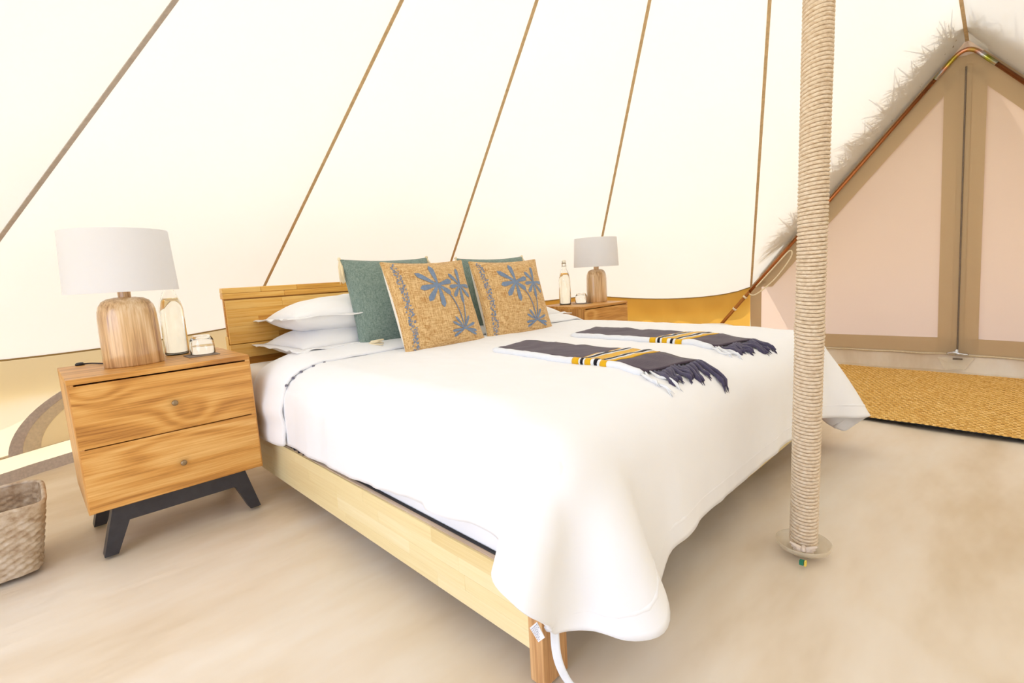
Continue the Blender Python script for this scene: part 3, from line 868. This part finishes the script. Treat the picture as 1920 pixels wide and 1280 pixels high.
def tassel_mesh(p, d, L_, spread, n=26, r=.0022, seed=0, knot=.008):
    rr = random.Random(seed); mb = MB(); p = Vector(p); d = Vector(d).normalized(); a = d.orthogonal().normalized(); b = d.cross(a)
    mb.lathe([(0, -knot), (knot * .8, -knot * .5), (knot, 0), (knot * .7, knot * .8), (0, knot)], 8, p)
    for k in range(n):
        th = rr.uniform(0, 2 * PI); q = rr.uniform(.1, 1) ** .5; o = (a * math.cos(th) + b * math.sin(th)) * spread * q
        e = p + d * L_ * rr.uniform(.75, 1.05) + o + Vector((0, 0, -L_ * .12))
        mb.tube([p, p + d * L_ * .35 + o * .75, e], [r, r * 1.1, r * .5], 5)
    return mb
def leaf(mb, at, c, ang, L_, w_, up, taper=.30, asp=1.0):
    """rounded strip shaped leaf lying on the cushion face"""
    n = 7; g = []
    dx, dz = math.cos(ang), math.sin(ang)
    for i in range(n + 1):
        t = i / n; hw = w_ / 2 * (lerp(taper, 1, min(1, t * 1.5)) if t < .85 else math.sqrt(max(0, 1 - ((t - .85) / .15) ** 2)) * .9 + .1)
        row = []
        for s in (-1, 0, 1):
            row.append(at(c[0] + dx * L_ * t - dz * hw * s, c[1] + dz * L_ * t + dx * hw * s, up))
        g.append(row)
    mb.grid(g)
def trunk(mb, at, pts, w_, up):
    P = cr([Vector((a, b, 0)) for a, b in pts], 8); g = []
    for i, p in enumerate(P):
        t = (P[min(i + 1, len(P) - 1)] - P[max(0, i - 1)]).normalized(); g.append([at(p.x + t.y * w_ / 2 * s, p.y - t.x * w_ / 2 * s, up) for s in (-1, 1)])
    mb.grid(g)
def jute_cushion(label, loc, rot, seed):
    c = thing('jute_cushion', label, 'cushion', loc, 0, 'palm print jute cushions'); c.rotation_euler = rot
    F, B = pad(.445, .405, .105, .06, wr=.004, seed=seed, back=2.0); at = surf(F)
    obj('front_cover', MB().grid(F), M['jute'], c, smooth=True)
    bk = obj('back_cover', MB().grid(B), M['cushion_back'], c, smooth=True); bk['label'] = 'white cotton back of the cushion'
    e = [F[0][j] for j in range(23)] + [F[i][22] for i in range(23)] + [F[22][22 - j] for j in range(23)] + [F[22 - i][0] for i in range(23)]
    obj('edge_seam', MB().tube([p for k, p in enumerate(e) if k % 2 == 0], .0035, 6, closed=True), M['jute'], c, smooth=True)
    mb = MB(); up = .0022
    for k, a in enumerate((92, 145, 188, 228, 270, 318, 12)):
        leaf(mb, at, (0, .40), R(a), (.40 if a in (12, 318) else .50) + .05 * math.sin(k * 2.1), .125, up)
    for k, a in enumerate((84, 128, 186, 226, 262, 305, 352)):
        leaf(mb, at, (.62, .36), R(a), (.34 if a in (352, 305, 186, 128) else .43) + .04 * math.sin(k * 1.7), .095, up)
    trunk(mb, at, [(.13, .28), (.28, .05), (.37, -.25), (.42, -.62)], .03, up); trunk(mb, at, [(.60, .3), (.58, 0), (.52, -.35), (.45, -.62)], .03, up)
    for a in (20, 55, 125, 150, 185, 205, 335, 350): leaf(mb, at, (.42, -.68), R(a), .36, .06, up)
    obj('palm_print', mb, M['print'], c, smooth=True)
    mb = MB(); r = random.Random(seed)
    for k in range(70):
        v = lerp(-.93, .93, k / 69)
        for q in range(2):
            u = -.90 + r.uniform(0, .13); a = r.choice((.5, -.6, .9)); l_ = r.uniform(.03, .05)
            leaf(mb, at, (u, v + r.uniform(-.01, .01)), a, l_, .022, .0024, 1)
    obj('border_print', mb, M['print'], c)
    return c
def green_cushion(label, loc, rot, seed):
    c = thing('green_cushion', label, 'cushion', loc, 0, 'green tasselled cushions'); c.rotation_euler = rot
    F, B = pad(.47, .42, .13, .06, wr=.006, seed=seed)
    obj('front_cover', MB().grid(F), M['green'], c, smooth=True); obj('back_cover', MB().grid(B), M['green'], c, smooth=True)
    for k, (i, j) in enumerate(((0, 0), (0, 22), (22, 0), (22, 22))):
        p = F[i][j]
        if j == 22: d = Vector((-.12 if i == 0 else .12, -.05, -1))
        else: d = Vector((.8 if i == 0 else -.8, -1, .05)); p = p + Vector((.02 if i == 0 else -.02, -.03, .028))
        t = obj('tassel', tassel_mesh(p, d, .095 if j else .075, .013 if j else .022, n=34, r=.0018 if j else .003, seed=seed + k, knot=.008 if j else .013), M['tassel'], c, smooth=True); t['label'] = 'cream wool tassel'
    return c
TL = R(-19)
green_cushion('green linen cushion with cream tassels, nearest the near lamp', (1.175, .085, .705), (R(-14), 0, R(3)), 31)
green_cushion('green linen cushion mostly hidden between two palm print cushions', (1.80, .065, .695), (R(-12), 0, R(-2)), 37)
jute_cushion('palm print jute cushion in front, nearest the near nightstand', (1.240, -.135, .690), (TL, 0, R(3)), 3)
jute_cushion('palm print jute cushion in front, nearest the far nightstand', (1.728, -.125, .680), (R(-17), 0, R(-3)), 8)

def bed_pillow(label, loc, rz, seed, tilt=0):
    c = thing('pillow', label, 'pillow', loc, 0, 'white pillows at the bed head'); c.rotation_euler = (R(90) + tilt, 0, rz)
    F, B = pad(.58, .38, .17, .03, 26, .42, .010, seed)
    F = [[p for p in r] for r in F]
    obj('pillow_body', MB().grid(F).grid(B), M['pillow'], c, smooth=True, weld=True)
    fl = []
    e = [(F[0][j], Vector((-1, 0, 0))) for j in range(27)] + [(F[i][26], Vector((0, 0, 1))) for i in range(27)] + [(F[26][26 - j], Vector((1, 0, 0))) for j in range(27)] + [(F[26 - i][0], Vector((0, 0, -1))) for i in range(27)]
    ctr = Vector((0, 0, 0)); g = []
    for k, (p, n_) in enumerate(e):
        d = n_
        if k % 27 in (0, 26):
            d = Vector((math.copysign(1, p.x), 0, math.copysign(1, p.z)))
        wv = .004 * math.sin(k * .8 + seed) + .008 * noise.noise(Vector((k * .35, seed, 0)))
        g.append([p, p + d * .022 + Vector((0, wv * .5, 0)), p + d * .045 + Vector((0, wv, 0))])
    f_ = obj('flange', MB().grid(g, closed_u=True), M['pillow'], c, smooth=True); thicken(f_, .004, 1)
    return c
bed_pillow('white pillow under another beside the near end of the headboard', (1.00, .262, .552), R(2), 2)
bed_pillow('white pillow on top of another beside the near end of the headboard', (1.005, .265, .668), R(-2), 6, R(-3))
bed_pillow('white pillow peeking out low beside the far nightstand', (2.03, .25, .548), R(-3), 12)

# ================================================================== THROWS WITH FRINGES
def throw(label, xn, xf, yh, ye, seed, end_shift):
    c = thing('fringed_throw', label, 'throw', (xn, yh, .5), 0, 'folded throws on the duvet'); co_ = Vector(c.location)
    r = random.Random(seed)
    n, m = 14, 44
    def pt(s, t, up):
        """s 0 near long edge .. 1 far edge ; t 0 head end .. 1 fringe end"""
        x = lerp(xn, xf, s) + .012 * math.sin(t * 5 + seed) + end_shift * max(0, t - .72) / .28 * .6 + (.02 * math.sin(s * 3) if t < .05 else 0)
        y = lerp(yh, ye, t) + .05 * (s - .5) * (1 - t) * .8 - .05 * (s - .5) * t
        wv = .0035 * noise.noise(Vector((x * 9, y * 14, seed))) + .002 * noise.noise(Vector((x * 30, y * 20, seed)))
        return onduvet(x, y, up + wv)
    T0, T1, T2, T3 = .0, .63, .82, 1.0
    def sheet(name, s0, s1, t0, t1, up, mat, nn=10, mm=24, thick=.006, parent=c, off=Vector((0, 0, 0))):
        g = [[pt(lerp(s0, s1, i / nn), lerp(t0, t1, j / mm), up) - co_ for j in range(mm + 1)] for i in range(nn + 1)]
        o = obj(name, MB().grid(g), mat, parent, smooth=True); s_ = o.modifiers.new('thick', 'SOLIDIFY'); s_.thickness = thick; s_.offset = 0; return o
    sheet('throw_cloth', .10, 1, 0, 1, .016, M['plum'], mm=50)
    bn = [('yellow_band', T1, T2, M['yellow'])]
    yb = sheet('yellow_band', .10, 1.002, T1, T2, .0195, M['yellow'], mm=12, thick=.002)
    for a, w_ in ((T1 + .035, .022), (T2 - .052, .022)):
        wl_ = sheet('white_stripe', .10, 1.003, a - w_ * .9, a + w_ * .9, .0208, M['bluewhite'], mm=3, thick=.002)
        sheet('black_stripe', .10, 1.004, a - w_ * .35, a + w_ * .35, .0220, M['ink'], mm=2, thick=.002)
    # folded pale edge, a soft roll along the near side, crossed by the same bands
    def roll(name, t0, t1, rad, mat):
        k = max(3, int((t1 - t0) * 40)); p = [pt(.06, lerp(t0, t1, q / k), .013) - co_ for q in range(k + 1)]
        mb = MB(); mb.tube(p, [rad * (.45 if q in (0, k) and name == 'pale_edge' else 1) for q in range(k + 1)], 10)
        # flatten it onto the bed
        mb.v = [tuple(Vector(v)) for v in mb.v]; return obj(name, mb, mat, c, smooth=True)
    roll('pale_edge', 0, 1, .0125, M['bluewhite'])
    roll('edge_band', T1 - .01, T1 + .03, .0135, M['yellow']); roll('edge_band', T1 + .065, T2 - .09, .0135, M['yellow']); roll('edge_band', T2 - .04, T2, .0135, M['yellow'])
    roll('edge_stripe', T1 + .04, T1 + .055, .0135, M['ink']); roll('edge_stripe', T2 - .07, T2 - .055, .0135, M['ink'])
    # fringe: knotted tassels that hang over the foot of the bed
    K = 15
    for k in range(K):
        s = lerp(.02, .98, k / (K - 1)); a = pt(s, 1.0, .014); L_ = r.uniform(.13, .175)
        dirx = end_shift * 1.1 + r.uniform(-.25, .15)
        path = []; p = Vector(a)
        d = Vector((-.75 + dirx, -1, 0)).normalized()
        for q in range(9):
            path.append(nearduvet(p, .013 + .004 * math.sin(q + k)))
            p = path[-1] + (d + Vector((r.uniform(-.25, .25), 0, -.55))).normalized() * L_ / 8
        pale = k < 3
        rad = [q * (.6 if pale else 1) for q in (.0035, .0055, .0075, .0085, .0080, .0065, .0055, .0075, .0030)]
        mb = MB(); mb.tube([v - co_ for v in path], rad, 7)
        e_ = path[-1]
        for z in range(4):
            mb.tube([path[-2] - co_, e_ - co_ + Vector((r.uniform(-.008, .008), -.006, -.012 + r.uniform(-.012, .004)))], [.0028, .0008], 4)
        t = obj('tassel', mb, M['bluewhite'] if pale else M['plum_yarn'], c, smooth=True)
        if pale: t['label'] = 'pale tassel at the white edge'
    return c
throw('plum fringed throw with yellow bands on the near half of the bed', 1.165, 1.430, -.525, -1.22, 2, -.03)
throw('plum fringed throw with yellow bands on the far half of the bed', 1.655, 1.915, -.515, -1.205, 9, -.02)

# ================================================================== NIGHTSTANDS
H, NW, ND = .5716, .5, .389
ns = thing('nightstand', 'teak two-drawer nightstand on black steel legs, at the near side of the bed', 'nightstand', (0, 0, 0), 0, 'teak nightstands')
Z0 = .1533
boxobj('top', 0, NW, 0, ND, H - .0165, H, M['teak'], ns, .0015)
boxobj('side_panel', 0, .016, .001, ND, Z0, H - .0165, M['teak_side'], ns, .0012)
boxobj('side_panel', NW - .016, NW, .001, ND, Z0, H - .0165, M['teak_side'], ns, .0012)
boxobj('bottom_panel', .016, NW - .016, .004, ND, Z0, Z0 + .016, M['teak'], ns, .001)
boxobj('back_panel', .016, NW - .016, ND - .012, ND, Z0 + .016, H - .0165, M['teak'], ns, .001)
ZG = .3554
for z0, z1, mt_ in ((ZG + .0018, H - .0165 - .0052, 'teak_top_drawer'), (Z0 + .003, ZG - .0018, 'teak_low_drawer')):
    d = boxobj('drawer', .0035, NW - .0035, -.001, .018, z0, z1, M[mt_], ns, .0012)
    kz = (.451 if z0 > .3 else .246) - (z0 + z1) / 2
    mb = MB(); mb.lathe([(0, 0), (.0045, 0), (.0045, .008), (.0085, .010), (.0098, .014), (.0085, .018), (.004, .0195), (0, .0195)], 20)
    mb.v = [(x + .005, -.0095 - z, y + kz) for x, y, z in mb.v]
    obj('knob', mb, M['pewter'], d, smooth=True)
    boxobj('drawer_box', .03 - .25, .47 - .25, .0095, .33, -.05, .05, M['teak'], d, .001)
for y0 in (.018, .315):
    mb = MB(); fr = [(.058, .1530), (.442, .1530), (.4815, 0), (.4455, 0), (.405, .0985), (.095, .0985), (.0545, 0), (.0185, 0)]
    n = len(fr); vs = [(x, y, z) for y in (y0, y0 + .045) for x, z in fr]
    fs = [(0, 5, 4, 1), (0, 7, 6, 5), (1, 4, 3, 2)]; fs2 = [tuple(i + n for i in f[::-1]) for f in fs]
    mb.add(vs, fs + fs2 + [(i, (i + 1) % n, (i + 1) % n + n, i + n) for i in range(n)])
    obj('leg_frame', mb, M['steel'], ns, bevel=.0012)
dup(ns, (2.4755, 0, 0), 'teak nightstand half hidden behind the duvet, on the far side of the bed')

# ---- lamps
lamp = thing('table_lamp', 'table lamp with turned wood base on the near nightstand', 'lamp', (.1925, .1856, H), 0, 'drum shade lamps')
prof = [(0, 0), (.97, 0), (1, .004), (1.0, .05), (.99, .12), (.975, .165), (.95, .185), (.89, .203), (.78, .217), (.6, .226), (.35, .230), (0, .231)]
obj('lamp_base', MB().lathe([(r * .0850, z) for r, z in prof], 56, (0, 0, 0), 1, .76), M['lampwood'], lamp, smooth=True)
obj('neck', MB().lathe([(.0, .229), (.0185, .229), (.0185, .252), (0, .252)], 24), M['lampwood'], lamp, bevel=.001)
sh = [(.154, .2476), (.157, .2476), (.1475, .4465), (.1445, .4465)]
obj('lamp_shade', MB().lathe(sh + [sh[0]], 72), M['shade'], lamp, smooth=False)
for q in lamp.children:
    if q.name.startswith('lamp_shade'): q.data.polygons.foreach_set('use_smooth', [True] * len(q.data.polygons)); q.data.set_sharp_from_angle(angle=R(40)) if hasattr(q.data, 'set_sharp_from_angle') else None
mb = MB(); mb.tube([(.0, 0, .252), (0, 0, .31)], .006, 8)
for k in range(3):
    a = 2 * PI * k / 3 + .4; mb.tube([(0, 0, .29), (.153 * math.cos(a), .153 * math.sin(a), .262)], .0018, 6)
mb.lathe([(0, .30), (.014, .30), (.014, .335), (.010, .345), (.022, .375), (.029, .395), (.024, .42), (0, .43)], 16)
obj('bulb_holder', mb, M['white_cord'], lamp, smooth=True)
dup(lamp, (2.8813, .190, H), 'table lamp with turned wood base on the far nightstand')
# cord and grommet on the near nightstand only
cd = obj('lamp_cord', MB().tube(cr([(.063, .375, H + .004), (.09, .36, H + .004), (.12, .30, H + .0035), (.145, .25, H + .0035)], 6), .0025, 6), M['ink'], smooth=True)
tag(cd, 'thin dark lamp cord on the near nightstand top', 'cord')
gm = MB(); gm.lathe([(0, 0), (.013, 0), (.013, .006), (.009, .010), (0, .010)], 18)
gt = obj('cord_plug', gm, M['black'], loc=(.060, .374, H), smooth=True); tag(gt, 'small black cord grommet at the back of the near nightstand', 'grommet')

# ---- water bottles
def bottle(label, loc):
    b = thing('water_bottle', label, 'bottle', loc, 0, 'swing-top water bottles')
    out_ = [(0, .0), (.036, .0), (.040, .006), (.040, .165), (.0385, .18), (.033, .205), (.024, .228), (.017, .245), (.0145, .258), (.0142, .268), (.0165, .272), (.0165, .280), (.0125, .281)]
    inn_ = [(.0115, .275), (.0118, .258), (.0145, .242), (.021, .226), (.0305, .203), (.036, .179), (.0372, .165), (.0372, .012), (.033, .007), (0, .006)]
    obj('bottle_glass', MB().lathe(out_ + inn_, 40), M['glass'], b, smooth=True, weld=True)
    obj('water', MB().lathe([(0, .0064), (.0328, .0074), (.0369, .0124), (.0369, .165), (.0357, .179), (.0302, .203), (.025, .2155), (0, .2155)], 40), M['water'], b, smooth=True, weld=True)
    s = obj('stopper', MB().lathe([(0, .2815), (.0125, .2815), (.0135, .283), (.014, .284), (.0145, .293), (.011, .302), (0, .304)], 20), plain('stopper_white', (240, 232, 214), .4), b, smooth=True)
    mb = MB()
    for sg in (-1, 1):
        mb.tube([(sg * .0172, 0, .262), (sg * .019, -.002, .275), (sg * .0172, 0, .292), (0, 0, .2965)], .0012, 6)
    mb.tube([(.0168 * math.cos(2 * PI * k / 16), .0168 * math.sin(2 * PI * k / 16), .263) for k in range(16)], .0013, 6, closed=True)
    obj('wire_clasp', mb, M['pewter'], b, smooth=True)
    return b
b1 = bottle('swing-top water bottle behind the near lamp', (.345, .328, H))
dup(b1, (2.612, .262, H), 'swing-top water bottle on the far nightstand, left of the lamp')
def tumbler(label, loc):
    t = thing('tumbler', label, 'glass', loc, 0, 'upturned drinking glasses')
    out_ = [(.0395, 0), (.0405, .002), (.0405, .03), (.038, .052), (.034, .06), (.029, .0665), (.027, .069), (0, .069)]
    inn_ = [(0, .058), (.026, .058), (.031, .053), (.0352, .048), (.0378, .03), (.0378, .002), (.0385, 0)]
    obj('glass_body', MB().lathe(out_ + inn_ + [out_[0]], 40), M['glass'], t, smooth=True, weld=True); return t
mb = MB(); 
def coaster(label, loc, rz):
    c = obj('coaster', MB().box(-.05, .05, -.05, .05, 0, .003), M['coaster'], loc=loc, bevel=.001); c.rotation_euler = (0, 0, rz); tag(c, label, 'coaster', 'grey coasters'); return c
coaster('square grey coaster under the glass on the near nightstand', (.393, .185, H), 0)
coaster('square grey coaster under the glass on the far nightstand', (2.705, .185, H), 0)
t1 = tumbler('upturned drinking glass on the near nightstand', (.405, .212, H + .0032))
dup(t1, (2.742, .225, H + .0032), 'upturned drinking glass on the far nightstand')

# ================================================================== BASKET
bk = thing('woven_basket', 'woven seagrass basket on the floor left of the near nightstand', 'basket', (-.298, .205, 0))
def rrect(a, hx, hy, r):
    # superellipse outline
    n_ = 7.0; c_, s_ = math.cos(a), math.sin(a); k = (abs(c_ / hx) ** n_ + abs(s_ / hy) ** n_) ** (-1 / n_)
    return k * c_, k * s_
def basket_wall(inner):
    g = []; nu, nv = 288, 60
    for i in range(nu):
        a = 2 * PI * i / nu; row = []
        for j in range(nv + 1):
            t = j / nv; z = .004 + .205 * t
            hx, hy = lerp(.178, .212, t), lerp(.122, .152, t)
            x, y = rrect(a, hx - (.008 if inner else 0), hy - (.008 if inner else 0), 0)
            d = Vector((x, y, 0)).normalized()
            perim = i // 4; rowz = j // 3
            wv = .0042 * math.sin(PI * (i % 4 + .5) / 4) * math.sin(PI * (j % 3 + .5) / 3) * (1 if (perim + rowz) % 2 else -.7) + .001 * noise.noise(Vector((i * .3, j * .5, 2)))
            if t > .86: wv = .0022 * math.sin(PI * (i % 6 + .5) / 6)
            p = Vector((x, y, z)) + d * (wv * (-1 if inner else 1))
            row.append(p)
        g.append(row)
    return g
obj('basket_wall', MB().grid(basket_wall(False), closed_u=True), M['basket'], bk, smooth=True)
obj('basket_lining', MB().grid(basket_wall(True), closed_u=True), M['basket2'], bk, smooth=True)
rim = [Vector((*rrect(2 * PI * k / 120, .209, .149, 0), .210 + .002 * math.sin(k * .5))) for k in range(120)]
obj('rim', MB().tube(rim, .0065, 8, closed=True), M['basket'], bk, smooth=True)
bt = MB(); bt.add([(*rrect(2 * PI * k / 60, .176, .120, 0), .006) for k in range(60)], [tuple(range(60))]); obj('basket_base', bt, M['basket2'], bk)

# ---- a cream cloth bundle on the floor, its top just showing past the bed
bu = MB(); prof = [(0, 0), (.7, 0), (.95, .05), (1, .13), (.93, .22), (.72, .28), (.4, .305), (0, .31)]
bu.lathe([(r * .21, z) for r, z in prof], 40, (0, 0, 0), 1, .62)
bu.v = [tuple(Vector(v) * (1 + .05 * noise.noise(Vector(v) * 6)) if v[2] > .001 else v) for v in bu.v]
bo_ = obj('cloth_bundle', bu, M['cushion_back'], loc=(3.97, -.17, 0), smooth=True); bo_.rotation_euler = (0, 0, R(-55))
tag(bo_, 'cream cloth bundle low by the golden wall, barely showing over the bed', 'cloth')

# ================================================================== WOVEN MAT
mx0, mx1, my0, my1 = 2.83, 4.21, -3.6, -.86
matt = thing('floor_mat', 'golden woven palm-leaf mat on the floor by the door', 'mat', ((mx0 + mx1) / 2, (my0 + my1) / 2, 0))
mo2 = Vector(matt.location)
cell = .013
nxm, nym = int((mx1 - mx0) / cell), int((my1 - my0) / cell)
mb = MB(); vs = []; fs = []; mi = []
def matz(x, y):
    return .006 + .006 * smoothstep(.25, 0, x - mx0) * (1 + noise.noise(Vector((y * 2.3, 0, 1)))) + .002 * noise.noise(Vector((x * 6, y * 6, 0)))
def edge_x(y): return .016 * math.sin(y * 3.1) + .010 * noise.noise(Vector((y * 5, 1, 0)))
for i in range(nxm):
    for j in range(nym):
        # one raised strand crossing: over or under, twill
        if not (-3.0 < my0 + j * cell): continue
        x0 = mx0 + i * cell; y0 = my0 + j * cell; k = (i + 2 * j) % 4
        ex = edge_x(y0) * (1 - i / nxm); ax = k < 2
        h = .0032 if ax else .0022
        xa, xb, ya, yb = x0 + ex, x0 + cell + ex, y0, y0 + cell
        z = matz(x0, y0); b = len(vs)
        c_ = [(xa, ya), (xb, ya), (xb, yb), (xa, yb)]
        if ax: top_ = [((xa + xb) / 2, ya), ((xa + xb) / 2, yb)]
        else: top_ = [(xa, (ya + yb) / 2), (xb, (ya + yb) / 2)]
        vs += [(p[0] - mo2.x, p[1] - mo2.y, z) for p in c_] + [(p[0] - mo2.x, p[1] - mo2.y, z + h) for p in top_]
        if ax: fs += [(b, b + 4, b + 5, b + 3), (b + 4, b + 1, b + 2, b + 5)]
        else: fs += [(b, b + 1, b + 5, b + 4), (b + 4, b + 5, b + 2, b + 3)]
        mi += [0 if ax else 1] * 2
mb.v = vs; mb.f = fs; mb.m = mi
wv = obj('woven_strands', mb, [M['mat'], M['mat2']], matt); wv['kind'] = 'stuff'
g = []
for j in range(61):
    y = lerp(-3.0, my1, j / 60); g.append([Vector((lerp(mx0 + edge_x(y), mx1, q / 8), y, max(.0015, matz(lerp(mx0, mx1, q / 8), y) - .002))) - mo2 for q in range(9)])
bs_ = obj('mat_backing', MB().grid(g), M['ink'], matt); s_ = bs_.modifiers.new('thick', 'SOLIDIFY'); s_.thickness = .003; s_.offset = 1

# ================================================================== THATCHED AWNING OUTSIDE THE DOOR
aw = thing('thatched_awning', 'shaggy palm thatch awning outside over the tent door, seen as shadow', 'awning', (5.2, -1.6, 0))
ao = Vector(aw.location)
UP = Vector((.0, 0, .10))
def slope(side):
    return (E4 if side > 0 else E5)
sb = MB(); rt = random.Random(5)
for side in (1, -1):
    E = slope(side); nrm = (E - TOP).cross(D1 - TOP).normalized(); nrm = nrm if nrm.z > 0 else -nrm
    upin = (TOP - (D1 + E) / 2); al = (E - D1).normalized(); upin = (upin - al * upin.dot(al)).normalized()
    A = D1 + upin * .15 + nrm * .03; Bp = E + upin * .03 + nrm * .03 - al * .12
    out = Vector((1.3, 0, .05))
    g = [[A.lerp(Bp, k / 12) + out * q + Vector((.02 * noise.noise(Vector((k * 1.7, side, 0))), 0, 0)) - ao for q in (0, .3, .65, 1)] for k in range(13)]
    o = obj('thatch_layer', MB().grid(g), M['thatch'], aw); s_ = o.modifiers.new('thick', 'SOLIDIFY'); s_.thickness = .02; s_.offset = 1
    # loose straws along the inner edge that lie on the canvas
    for k in range(620):
        t = rt.random() * .84; base = A.lerp(Bp, t); L_ = rt.uniform(.12, .36) * (1 if rt.random() < .85 else 1.4)
        along = (Bp - A).normalized()
        d = (Vector((-1, 0, .1)) * rt.uniform(.3, 1) + along * rt.uniform(-.25, 1.15) + Vector((0, 0, rt.uniform(0, .2)))).normalized()
        # keep it just above the roof panel
        d = (d - nrm * d.dot(nrm)).normalized(); b0 = base - nrm * ((base - D1).dot(nrm) - rt.uniform(.004, .014))
        b0 -= d * .07; m_ = b0 + d * L_ * .5 + nrm * rt.uniform(0, .02); e_ = b0 + d * L_ + along * rt.uniform(-.03, .06) + nrm * rt.uniform(0, .02)
        sb.tube([b0 - ao, m_ - ao, e_ - ao], [.0068, .0050, .0018], 4, caps=False)
st = obj('loose_straw', sb, M['thatch'], aw); st['kind'] = 'stuff'
for y in (-.35, -2.85):
    obj('awning_post', MB().tube([Vector((5.55, y, -.02)) - ao, Vector((5.55, y, .62 if False else 1.15)) - ao], .05, 12), M['legwood'], aw, smooth=True)
bpy.context.view_layer.update()
